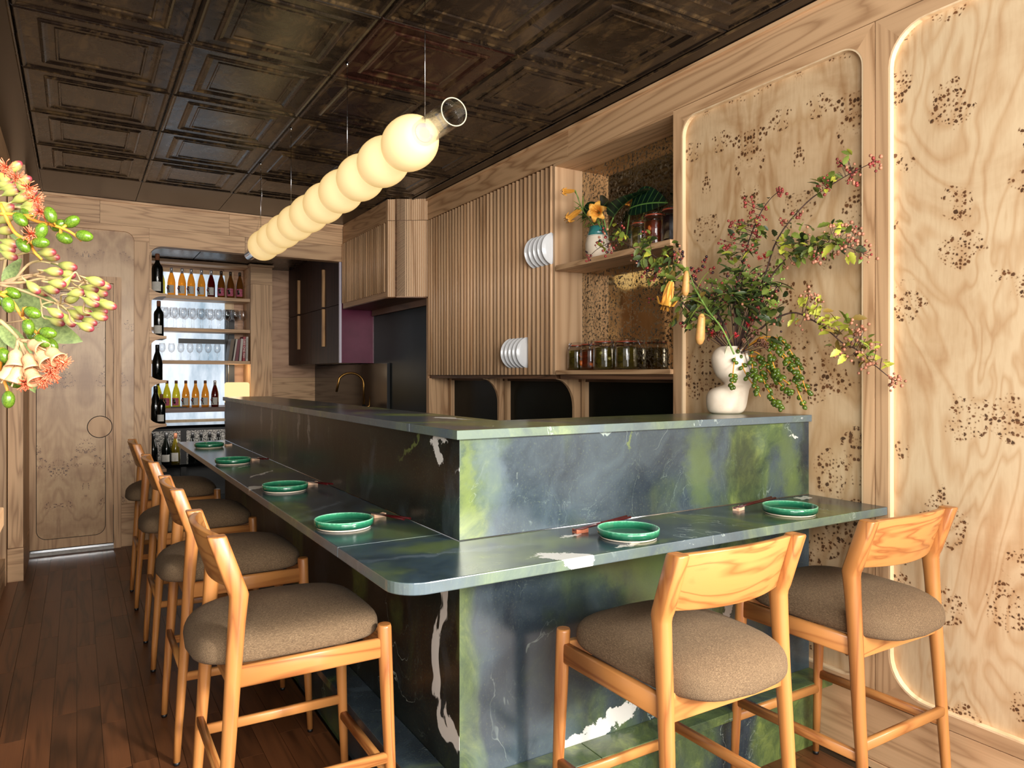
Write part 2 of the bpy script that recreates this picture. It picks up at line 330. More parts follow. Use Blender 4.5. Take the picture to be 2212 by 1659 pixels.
M['ink'] = flat('label_ink', '#15110f', .7); M['ink_red'] = flat('label_red_ink', '#8a2a2a', .7); M['cork'] = mottled('cork_brown', '#5a3320', '#7a4a2c', 60, .7)
M['foil_white'] = flat('silver_foil', '#c5c3c4', .3, .6); M['foil_brown'] = flat('brown_foil', '#3d2818', .4)
def emit(name, col, strength, mixn=0.0, col2=None, scale=3):
    b = NB(name); b.n.remove(b.b); e = b.new('ShaderNodeEmission')
    if col2: b.put(e.inputs[0], b.ramp(b.noise(b.coord((1, 1, .35)), scale, 5, .6), [(.35, col2), (.6, col)]))
    else: e.inputs[0].default_value = srgb(col)
    e.inputs[1].default_value = strength
    b.t.links.new(e.outputs[0], b.out.inputs[0]); return b.m
def lampglass():
    b = NB('opal_glass_lit'); b.set(Base_Color=srgb('#e8d2a4'), Roughness=.35)
    lw = b.new('ShaderNodeLayerWeight'); lw.inputs[0].default_value = .5
    b.put(b.b.inputs['Emission Color'], b.mix(lw.outputs['Facing'], '#ffe3a8', '#e9bd72'))
    b.b.inputs['Emission Strength'].default_value = .62
    return b.m
M['opal'] = lampglass()
M['opal_neck'] = emit('opal_glass_hot', '#ffeec0', 1.3)
M['frost_disc'] = mottled('frosted_blue_white_disc', '#a9b4d6', '#c2cbe6', 8, .5)
M['lamp_cream'] = emit('lit_cream_lamp', '#ffdc9c', 1.0)
M['window_lit'] = emit('daylight_behind_frosted_glass', '#e6edf6', 1.05, col2='#8fa3b2')
def terrazzo():
    b = NB('black_white_terrazzo'); v = b.coord(); n = b.vor(v, 75, out='Distance'); k = b.noise(v, 130, 3)
    b.set(Base_Color=b.mix(b.mask(k, .47, .53), '#a9a49c', '#26241f'), Roughness=.3); return b.m
M['terrazzo'] = terrazzo()
M['leaf'] = mottled('bramble_leaf', '#41521f', '#84923c', 40, .5, tint=.35); M['leaf_dark'] = mottled('dark_leaf', '#22301a', '#4a5a2c', 30, .45, tint=.3)
M['leaf_yel'] = mottled('yellow_green_leaf', '#8f9a30', '#c4c04a', 40, .5, tint=.2); M['leaf_red'] = mottled('reddish_leaf', '#7d8a30', '#8a3a2c', 60, .5, tint=.2)
M['leaf_gum'] = mottled('grey_green_gum_leaf', '#5a6a3c', '#869758', 15, .45, tint=.15)

def bigleaf():
    b = NB('blackish_green_leaf'); q = b.new('ShaderNodeSeparateXYZ', i_0=b.new('ShaderNodeTexCoord').outputs['Object'])
    ax = b.math('ABSOLUTE', q.outputs[0]); f = b.math('FRACT', b.math('MULTIPLY', b.math('SUBTRACT', q.outputs[1], b.math('MULTIPLY', ax, .55)), 7.0))
    ln = b.math('SUBTRACT', 1.0, b.mask(b.math('ABSOLUTE', b.math('SUBTRACT', f, .5)), .02, .09)); mid = b.math('SUBTRACT', 1.0, b.mask(ax, .008, .03))
    c = b.mix(b.math('MAXIMUM', b.math('MULTIPLY', ln, .45), mid), b.ramp(b.noise(b.coord(), 6, 3), [(.3, '#0c1c14'), (.7, '#1a3324')]), '#6f9a4c')
    b.set(Base_Color=c, Roughness=.28); return b.m
M['leaf_big'] = bigleaf()
M['vein'] = flat('pale_leaf_vein', '#8fae5a', .5)
M['berry_red'] = mottled('red_berry', '#5d1a1a', '#963a32', 90, .35, tint=.3, bump=.3); M['berry_pink'] = mottled('pink_berry', '#965040', '#bc8868', 90, .4, tint=.2, bump=.3); M['berry_black'] = mottled('black_berry', '#14090f', '#341420', 90, .25)
M['berry_green'] = mottled('small_green_berry', '#6d8a3a', '#9ab85a', 40, .4, tint=.2)
M['twig'] = mottled('brown_twig', '#2c1c1a', '#54382e', 60, .7); M['twig_pink'] = mottled('pink_green_twig', '#a58068', '#b9a86c', 30, .6); M['twig_orange'] = mottled('orange_palm_stem', '#c47a1e', '#e8a840', 60, .5)
M['stem_green'] = mottled('green_stem', '#5a7a30', '#86a450', 30, .5)
M['fruit'] = mottled('green_palm_fruit', '#30420f', '#5c701f', 20, .25, tint=.2); M['fruit_big'] = mottled('bright_green_palm_fruit', '#3a5512', '#658322', 12, .22, tint=.12)
M['lily'] = mottled('apricot_lily_petal', '#dc9430', '#efb452', 20, .5, tint=.05); M['lily_pink'] = mottled('pink_yellow_lily_bud', '#cf8e56', '#d0a458', 12, .5)
def budmat():
    b = NB('gum_bud'); z = b.new('ShaderNodeSeparateXYZ', i_0=b.new('ShaderNodeTexCoord').outputs['Generated']).outputs[2]
    n = b.math('MULTIPLY_ADD', b.noise(b.coord(), 60, 3), .12, z)
    c = b.ramp(n, [(.0, '#94985a'), (.35, '#8f9c46'), (.80, '#a8a658'), (.95, '#96704a'), (1.0, '#7d3038')])
    b.set(Base_Color=c, Roughness=.4); return b.m
M['bud'] = budmat()
M['cup'] = mottled('peach_gum_cup', '#c08f64', '#d3aa80', 20, .5); M['tassel'] = mottled('coral_stamen', '#c8502c', '#e8805c', 80, .5, tint=.15); M['red_flower'] = mottled('red_gum_flower', '#b01a24', '#d8323a', 80, .5)
M['pod'] = mottled('brown_gum_pod', '#4a2a1c', '#7a5038', 50, .5, tint=.2)
# ------------------------------------------------------------ mesh helpers
class MB:
    def __init__(s): s.v = []; s.f = []; s.sm = []
    def add(s, vs, fs, smooth=False):
        k = len(s.v); s.v += [tuple(p) for p in vs]; s.f += [tuple(i + k for i in f) for f in fs]; s.sm += [smooth] * len(fs); return s
    def box(s, x0, y0, z0, x1, y1, z1):
        x0, x1 = min(x0, x1), max(x0, x1); y0, y1 = min(y0, y1), max(y0, y1); z0, z1 = min(z0, z1), max(z0, z1)
        v = [(x0, y0, z0), (x1, y0, z0), (x1, y1, z0), (x0, y1, z0), (x0, y0, z1), (x1, y0, z1), (x1, y1, z1), (x0, y1, z1)]
        return s.add(v, [(0, 3, 2, 1), (4, 5, 6, 7), (0, 1, 5, 4), (1, 2, 6, 5), (2, 3, 7, 6), (3, 0, 4, 7)])
    def prism(s, pts, a0, a1, axis='y', smooth=False):
        # polygon (u, v) extruded along axis; x: (u,v)=(y,z); y: (x,z); z: (x,y)
        def P(u, v, w): return {'x': (w, u, v), 'y': (u, w, v), 'z': (u, v, w)}[axis]
        n = len(pts); v = [P(u, w, a0) for u, w in pts] + [P(u, w, a1) for u, w in pts]
        k = len(s.v); s.v += v
        s.f.append(tuple(k + i for i in range(n))); s.sm.append(False)
        s.f.append(tuple(k + n + i for i in reversed(range(n)))); s.sm.append(False)
        for i in range(n):
            j = (i + 1) % n; s.f.append((k + i, k + n + i, k + n + j, k + j)); s.sm.append(smooth)
        return s
    def ring_plate(s, outer, inner, a0, a1, axis='x'):
        # same-count outer / inner loops -> frame with thickness
        def P(u, v, w): return {'x': (w, u, v), 'y': (u, w, v), 'z': (u, v, w)}[axis]
        n = len(outer); k = len(s.v)
        s.v += [P(u, w, a0) for u, w in outer] + [P(u, w, a0) for u, w in inner] + [P(u, w, a1) for u, w in outer] + [P(u, w, a1) for u, w in inner]
        for i in range(n):
            j = (i + 1) % n
            for q in ((i, j, n + j, n + i), (2*n + i, 3*n + i, 3*n + j, 2*n + j), (i, 2*n + i, 2*n + j, j), (n + i, n + j, 3*n + j, 3*n + i)):
                s.f.append(tuple(k + t for t in q)); s.sm.append(False)
        return s
    def tube(s, path, rad, n=8, cap=True, smooth=True):
        path = [Vector(p) for p in path]; m = len(path)
        if not isinstance(rad, (list, tuple)): rad = [rad] * m
        k = len(s.v); up = None
        for i, p in enumerate(path):
            t = (path[min(i + 1, m - 1)] - path[max(i - 1, 0)]).normalized()
            if up is None: up = Vector((0, 0, 1)) if abs(t.z) < .9 else Vector((1, 0, 0))
            a = t.cross(up); a = a.normalized() if a.length > 1e-6 else t.orthogonal().normalized()
            b = a.cross(t).normalized(); up = b
            for j in range(n):
                th = 2 * math.pi * j / n
                s.v.append(tuple(p + a * math.cos(th) * rad[i] + b * math.sin(th) * rad[i]))
        for i in range(m - 1):
            for j in range(n):
                j2 = (j + 1) % n; s.f.append((k + i*n + j, k + i*n + j2, k + (i+1)*n + j2, k + (i+1)*n + j)); s.sm.append(smooth)
        if cap:
            s.f.append(tuple(k + j for j in reversed(range(n)))); s.sm.append(False)
            s.f.append(tuple(k + (m-1)*n + j for j in range(n))); s.sm.append(False)
        return s
    def lathe(s, prof, n=24, origin=(0, 0, 0), smooth=True, frame=None, cap=True):
        # profile [(r, z)] revolved about z; frame = 3x3 matrix optional
        k = len(s.v); O = Vector(origin)
        for r, z in prof:
            for j in range(n):
                th = 2 * math.pi * j / n; p = Vector((r * math.cos(th), r * math.sin(th), z))
                if frame is not None: p = frame @ p
                s.v.append(tuple(O + p))
        for i in range(len(prof) - 1):
            for j in range(n):
                j2 = (j + 1) % n; s.f.append((k + i*n + j, k + i*n + j2, k + (i+1)*n + j2, k + (i+1)*n + j)); s.sm.append(smooth)
        for e, rev in ((0, True), (len(prof) - 1, False)):
            if cap and prof[e][0] > 1e-5:
                r = [k + e*n + j for j in range(n)]; s.f.append(tuple(reversed(r)) if rev else tuple(r)); s.sm.append(False)
        return s
    def loft(s, secs, smooth=True, cap=True):
        n = len(secs[0]); k = len(s.v)
        for q in secs: s.v += [tuple(p) for p in q]
        for i in range(len(secs) - 1):
            for j in range(n):
                j2 = (j + 1) % n; s.f.append((k + i*n + j, k + i*n + j2, k + (i+1)*n + j2, k + (i+1)*n + j)); s.sm.append(smooth)
        if cap:
            s.f.append(tuple(k + j for j in reversed(range(n)))); s.sm.append(False)
            s.f.append(tuple(k + (len(secs)-1)*n + j for j in range(n))); s.sm.append(False)
        return s
    def mesh(s, name, shift=(0, 0, 0)):
        me = bpy.data.meshes.new(name); sx, sy, sz = shift
        me.from_pydata([(a - sx, b - sy, c - sz) for a, b, c in s.v], [], s.f)
        me.polygons.foreach_set('use_smooth', s.sm); me.update()
        bm = bmesh.new(); bm.from_mesh(me); bmesh.ops.recalc_face_normals(bm, faces=bm.faces); bm.to_mesh(me); bm.free()
        return me
def wpos(o):
    p = Vector((0, 0, 0))
    while o: p += Vector(o.location); o = o.parent
    return p
def obj(name, mb, mat, parent=None, bevel=0.0, local=False, loc=None, label=None, kind=None):
    """mb given in world coordinates unless local=True; parented objects keep the parent's origin"""
    if isinstance(mb, bpy.types.Mesh): me = mb
    else:
        sh = (0, 0, 0) if local else (tuple(wpos(parent)) if parent else (loc or (0, 0, 0)))
        me = mb.mesh(name, sh)
        if bevel:
            pass
    if mat and not me.materials: me.materials.append(M[mat] if isinstance(mat, str) else mat)
    o = bpy.data.objects.new(name, me); COL.objects.link(o)
    if parent: o.parent = parent
    if loc: o.location = loc
    if bevel:
        bv = o.modifiers.new('bevel', 'BEVEL'); bv.width = bevel; bv.segments = 2; bv.limit_method = 'ANGLE'; bv.angle_limit = R(40)
    if label: o['label'] = label
    if kind: o['kind'] = kind
    return o
def thing(name, label, cat, loc=(0, 0, 0), rotz=0, group=None):
    o = bpy.data.objects.new(name, None); COL.objects.link(o); o.empty_display_size = .05
    o.location = loc; o.rotation_euler = (0, 0, rotz); o['label'] = label; o['category'] = cat
    if group: o['group'] = group
    return o
def tag(o, label, cat, group=None):
    o['label'] = label; o['category'] = cat
    if group: o['group'] = group
    return o
def copy_tree(o, parent=None):
    c = o.copy(); COL.objects.link(c); c.parent = parent
    for ch in list(o.children): copy_tree(ch, c)
    return c
ORD = ['', 'first', 'second', 'third', 'fourth', 'fifth', 'sixth', 'seventh', 'eighth', 'ninth', 'tenth', 'eleventh', 'twelfth', 'thirteenth', 'fourteenth']
def rrect(u0, v0, u1, v1, r, k=8, rs=None):
    """rounded rectangle loop, counter-clockwise from lower left; rs = 4 radii"""
    rs = rs or [r] * 4; out = []
    for (cu, cv, a0), rr in zip(((u0, v0, 180), (u1, v0, 270), (u1, v1, 0), (u0, v1, 90)), rs):
        ccu = cu + (rr if cu == u0 else -rr); ccv = cv + (rr if cv == v0 else -rr)
        for i in range(k + 1):
            a = R(a0 + 90 * i / k); out.append((ccu + rr * math.cos(a), ccv + rr * math.sin(a)))
    return out
def sharp_loop(u0, v0, u1, v1, k=8):
    """same count as rrect, all points on the outer rectangle (corners subdivided toward the edges)"""
    return rrect(u0, v0, u1, v1, 1e-4, k)

# ------------------------------------------------------------ room shell
WX = 2.38; BY = 6.53; CZ = 2.78
floor = obj('floor', MB().box(-1.6, -1.0, -.05, 3.2, 8.6, -.006), 'dark_paint', kind='structure')
rf = random.Random(3); n_pl = 0; cache = {}
col_w = .083
def plank(x0, y0, y1):
    L = round(y1 - y0, 2)
    if L not in cache:
        cache[L] = MB().box(-col_w/2 + .0008, -L/2 + .0008, -.006, col_w/2 - .0008, L/2 - .0008, 0).mesh('plank')
    obj('plank', cache[L], 'floor', floor, loc=(x0 + col_w/2, (y0 + y1)/2, 0))
for i in range(-7, 28):
    x0 = i * col_w; y = -.2 + rf.random() * .5 if x0 < .75 else .75 + rf.random() * .4
    ymax = 6.6 if x0 < .75 else 1.85
    if x0 < .75: y = 1.15 + rf.random() * .5
    while y < ymax:
        L = rf.choice([.4, .5, .6, .7, .8, .95]); plank(x0, y, min(y + L, ymax)); y += L
obj('plank', MB().box(-1.5, -.9, -.006, 3.1, .7, -.0005).box(-.6, 6.61, -.006, 3.1, 8.5, -.0005), 'floor', floor, kind='stuff')

ceiling = obj('ceiling', MB().box(-1.6, -1.0, CZ + .012, 3.2, BY + .12, CZ + .06).box(.3, BY + .12, 2.60, 3.2, 8.6, 2.66), 'dark_paint', kind='structure')
def tile_mesh(sx, sy):
    m = MB(); prof = [(0, .010), (.005, .002), (.012, -.003), (.02, -.001), (.028, .005), (.085, .006), (.09, .001), (.098, -.002), (.106, .003), (.118, .0065), (.140, .0065), (.144, .003), (.150, .003), (.155, .008)]
    loops = []
    for d, z in prof: loops.append([(-sx/2 + d, -sy/2 + d, z), (sx/2 - d, -sy/2 + d, z), (sx/2 - d, sy/2 - d, z), (-sx/2 + d, sy/2 - d, z)])
    m.loft(loops, smooth=False, cap=False); k = len(m.v); m.f.append((k-4, k-3, k-2, k-1)); m.sm.append(False)
    return m.mesh('tin_tile')
TX = [-.22, .405, 1.03, 1.655, 2.28]; TY = [.15, .782, 1.414, 2.046, 2.678, 3.31, 3.942, 4.574, 5.206, 5.838]
tm = tile_mesh(.625, .632)
for i in range(4):
    for j in range(9):
        red = (i == 2 and j == 4)
        me = tm
        if red: me = tm.copy(); me.materials.clear()
        o = obj('tin_tile', me, 'tin_red' if red else 'tin', ceiling, loc=((TX[i] + TX[i+1])/2, (TY[j] + TY[j+1])/2, CZ))
        if red: o['label'] = 'reddish brown pressed tin tile'
obj('border_strip', MB().box(-1.5, 0, CZ, TX[0] - .002, BY, CZ + .01).box(TX[4] + .002, 0, CZ, WX + .2, BY, CZ + .01)
    .box(TX[0], TY[9] + .002, CZ - .001, TX[1] - .002, BY, CZ + .01).box(TX[1] + .002, TY[9] + .002, CZ - .001, TX[2] - .002, BY, CZ + .01).box(TX[2] + .002, TY[9] + .002, CZ - .001, TX[4], BY, CZ + .01), 'dark_paint', ceiling)
obj('tin_border_moulding', MB().tube([(TX[0]-.004, 0, CZ - .004), (TX[0]-.004, BY, CZ - .004)], .006, 6).tube([(TX[4]+.004, 0, CZ - .004), (TX[4]+.004, 5.3, CZ - .004)], .006, 6), 'tin', ceiling)

# right wall -------------------------------------------------------
wr = obj('wall_right', MB().box(2.62, -.4, 0, 2.9, 8.6, 2.9).box(2.42, -.4, 0, 2.62, 2.44, 2.9), 'dark_paint', kind='structure')
obj('frieze_board', MB().box(WX, -.4, 2.609, 2.44, 3.30, CZ), 'oak_y', wr)
obj('frieze_board', MB().box(WX, 3.303, 2.609, 2.44, 5.21, CZ), 'oak_y', wr)
obj('cornice_lip', MB().box(WX - .012, -.4, CZ - .02, WX, 5.21, CZ - .004), 'oak_y', wr)
def wall_panel(y0, y1, z0, z1, iy0, iy1, iz0, iz1, r, burl_m, edge_side):
    # frame with mitred rails and rounded inner corners; y0<y1
    k = 8
    obj('burl_panel', MB().box(WX + .022, iy0 - .03, iz0 - .03, WX + .035, iy1 + .03, iz1 + .03), burl_m, wr)
    inn = rrect(iy0, iz0, iy1, iz1, r, k)
    def outer_pt(i, p):
        u, v = p; q = i // (k + 1)
        c = [(y0, z0), (y1, z0), (y1, z1), (y0, z1)][q]; j = i % (k + 1)
        nu, nv = [(y0, v), (u, z0), (y1, v), (u, z1)][q], [(u, z0), (y1, v), (u, z1), (y0, v)][q]
        return nu if j < k/2 else (c if j == k/2 else nv)
    out = [outer_pt(i, p) for i, p in enumerate(inn)]
    n = len(inn); mid = [(k + 1) * q + k // 2 for q in range(4)]
    segs = [('rail', mid[0], mid[1], 'oak_y'), ('stile', mid[1], mid[2], 'oak_z'), ('rail', mid[2], mid[3], 'oak_y'), ('stile', mid[3], mid[0] + n, 'oak_z')]
    for nm, a, b_, mt in segs:
        idx = [i % n for i in range(a, b_ + 1)]
        m = MB(); poly = [out[i] for i in idx]; ip = [inn[i] for i in idx]
        for i in range(len(idx) - 1):
            q = [poly[i], poly[i+1], ip[i+1], ip[i]]
            m.prism(q, WX, WX + .03, 'x')
        obj(nm, m, mt, wr)
    # pale plywood edge lining the rounded opening
    e = MB(); e.ring_plate(inn, rrect(iy0 + .006, iz0 + .006, iy1 - .006, iz1 - .006, r - .006, k), WX + .0005, WX + .024, 'x')
    obj('opening_edge', e, 'oak_pale', wr)
wall_panel(1.478, 2.465, .24, 2.606, 1.52, 2.412, .285, 2.557, .085, 'burl_warm', 0)
wall_panel(-.30, 1.474, .24, 2.606, -.24, 1.428, .285, 2.557, .13, 'burl_light', 0)
bb = obj('baseboard_right', MB().box(WX - .0, -.4, .028, 2.42, 1.74, .237), 'oak_y', kind='structure')
obj('shoe_moulding', MB().box(WX - .006, -.4, 0, 2.42, 1.74, .024), 'oak_y', bb)

# left wall (dark glazed opening with oak frame) ---------------------
wl = obj('wall_left', MB().box(-.62, 1.9, 0, -.48, 8.6, 2.9), 'dark_paint', kind='structure')
obj('frieze_board', MB().box(-.48, 2.2, 2.60, -.37, 5.79, CZ), 'oak_y', wl)
obj('base_rail', MB().box(-.48, 2.2, 0, -.40, 5.79, .18), 'oak_y', wl)
obj('dark_glazing', MB().box(-.48, 2.2, .18, -.455, 5.7, 2.60), 'black_gloss', wl)
obj('stile', MB().box(-.48, 5.70, 0, -.395, 5.79, 2.60), 'oak_z', wl)
pil = obj('trim_1', MB().box(-.391, 5.79, .225, -.307, 6.5, CZ), 'oak_z', kind='structure')
obj('plinth_block', MB().box(-.393, 5.787, 0, -.305, 6.5, .222), 'oak_x', pil)
obj('capital_block', MB().box(-.405, 5.775, 2.62, -.295, 6.5, CZ), 'oak_x', pil)

# back wall with door, burl surround, wide opening -------------------
wb = obj('wall_back', MB().box(-.62, BY + .04, 0, .40, BY + .12, 2.9).box(.40, BY + .03, 2.45, 2.5, BY + .12, 2.9), 'dark_paint', kind='structure')
bz = [2.435, 2.578, CZ]
for a, b_, xs in ((bz[1] + .001, CZ, [(-.31, .155), (.157, 1.12), (1.122, 2.12)]), (bz[0], bz[1] - .001, [(.505, 1.25), (1.252, 2.12)])):
    for x0, x1 in xs: obj('beam_board', MB().box(x0, BY, a, x1, BY + .10, b_), 'oak_x', wb)
obj('cornice_lip', MB().box(-.31, BY - .014, CZ - .022, 2.12, BY, CZ - .004), 'oak_x', wb)
# burl surround panel (behind the door frame)
obj('burl_panel', MB().box(-.31, BY + .02, 0.34, .41, BY + .03, 2.56), 'burl_door', wb)
# frame around it: top rail and right stile with rounded corner
m = MB(); rr = .07
poly = [(-.31, 2.577), (-.31, 2.53), (-.24, 2.53)]
inn = [( .396 - rr + rr*math.cos(R(a)), 2.53 - rr + rr*math.sin(R(a))) for a in range(90, -1, -10)]
m.prism([(-.31, 2.577), (.504, 2.577), (.504, 2.46), (.396, 2.46)] + [(x, z) for x, z in reversed(inn)] + [(-.31, 2.53)], BY - .001, BY + .02, 'y')
obj('rail', m, 'oak_x', wb)
obj('stile', MB().box(.397, BY - .0, 0, .504, BY + .10, 2.459), 'oak_z', wb)
obj('plinth_board', MB().box(.305, BY + .005, 0, .396, BY + .03, .338), 'oak_x', wb)
# rounded corner filler of the opening (upper left)
cr = .10; pts = [(.504, 2.434), (.504 + cr, 2.434)] + [(.504 + cr - cr*math.sin(R(a)), 2.434 - cr + cr*math.cos(R(a))) for a in range(0, 91, 10)]
obj('opening_corner', MB().prism(pts, BY, BY + .10, 'y'), 'oak_x', wb)
door = obj('door_1', MB().box(-.316, BY - .012, .045, .246, BY + .018, 2.09), 'oak_z', kind='structure', label='burl veneered door with round oak pull')
obj('burl_inset', MB().prism(rrect(-.262, .12, .192, 2.02, .07), BY - .0135, BY - .008, 'y'), 'burl_door', door)
obj('inset_groove', MB().ring_plate(rrect(-.265, .117, .195, 2.023, .073), rrect(-.261, .121, .191, 2.019, .069), BY - .014, BY - .0125, 'y'), 'black_shadow', door)
dpl = MB(); dpl.prism([(.155 + .082*math.cos(2*math.pi*i/40), .968 + .082*math.sin(2*math.pi*i/40)) for i in range(40)], BY - .019, BY - .010, 'y')
pull = obj('round_pull', dpl, 'oak_z', door)
obj('pull_groove', MB().ring_plate([(.155 + .0875*math.cos(2*math.pi*i/40), .968 + .0875*math.sin(2*math.pi*i/40)) for i in range(40)], [(.155 + .0822*math.cos(2*math.pi*i/40), .968 + .0822*math.sin(2*math.pi*i/40)) for i in range(40)], BY - .0150, BY - .0128, 'y'), 'black_shadow', pull)
tr = obj('trim_2', MB().box(.250, BY - .022, 0, .304, BY + .02, 2.156).box(-.316, BY - .022, 2.104, .250, BY + .02, 2.156), 'oak_z', kind='structure')
obj('frame_bead', MB().box(.268, BY - .026, 0, .272, BY - .02, 2.13).box(.286, BY - .026, 0, .290, BY - .02, 2.14), 'oak_z', tr)
th = obj('trim_3', MB().box(-.316, BY - .03, .0, .250, BY + .02, .022), 'white_paint', kind='structure')
obj('threshold_strip', MB().box(-.316, BY - .016, .022, .250, BY + .02, .04), 'steel', th)

# annex beyond the opening --------------------------------------------
wa = obj('wall_annex', MB().box(.28, BY + .12, 0, .40, 8.6, 2.66).box(.28, 8.5, 0, 3.0, 8.6, 2.66), 'veneer', kind='structure')
obj('veneer_sheet', MB().box(1.40, 8.46, 1.0, 1.60, 8.5, 2.6), 'veneer', wa)
obj('veneer_sheet', MB().box(1.60, 8.44, 1.352, 2.42, 8.5, 2.6), 'veneer', wa)
obj('veneer_sheet', MB().box(1.60, 8.44, .0, 2.42, 8.5, 1.350), 'oak_x', wa)
obj('tin_soffit_tile', MB().box(.42, BY + .14, 2.585, 1.03, 7.4, 2.6), 'tin', ceiling)
obj('tin_soffit_tile', MB().box(1.04, BY + .14, 2.585, 2.6, 7.4, 2.6), 'tin', ceiling)
obj('tin_soffit_tile', MB().box(.42, 7.41, 2.585, 1.03, 8.44, 2.6), 'tin', ceiling)
obj('tin_soffit_tile', MB().box(1.04, 7.41, 2.585, 2.6, 8.44, 2.6), 'tin', ceiling)
obj('terrazzo_slab', MB().box(.42, 8.05, .45, 1.6, 8.09, .62).box(.42, 8.05, .622, 1.6, 8.09, .875), 'terrazzo', wa)
win = obj('window_1', MB().ring_plate(sharp_loop(.42, .86, 1.49, 2.52), sharp_loop(.47, .90, 1.40, 2.48), 8.40, 8.47, 'y'), 'oak_pale', kind='structure')
obj('black_frame', MB().box(1.40, 8.36, .9, 1.49, 8.47, 2.10).box(.93, 8.37, 1.72, 1.45, 8.43, 1.77), 'black', win)
obj('sash_bar', MB().tube([(1.425, 8.35, .95), (1.425, 8.35, 2.0)], .006, 8), 'steel', win)
obj('frosted_pane', MB().box(.46, 8.44, .89, 1.42, 8.45, 2.49), 'window_lit', win)
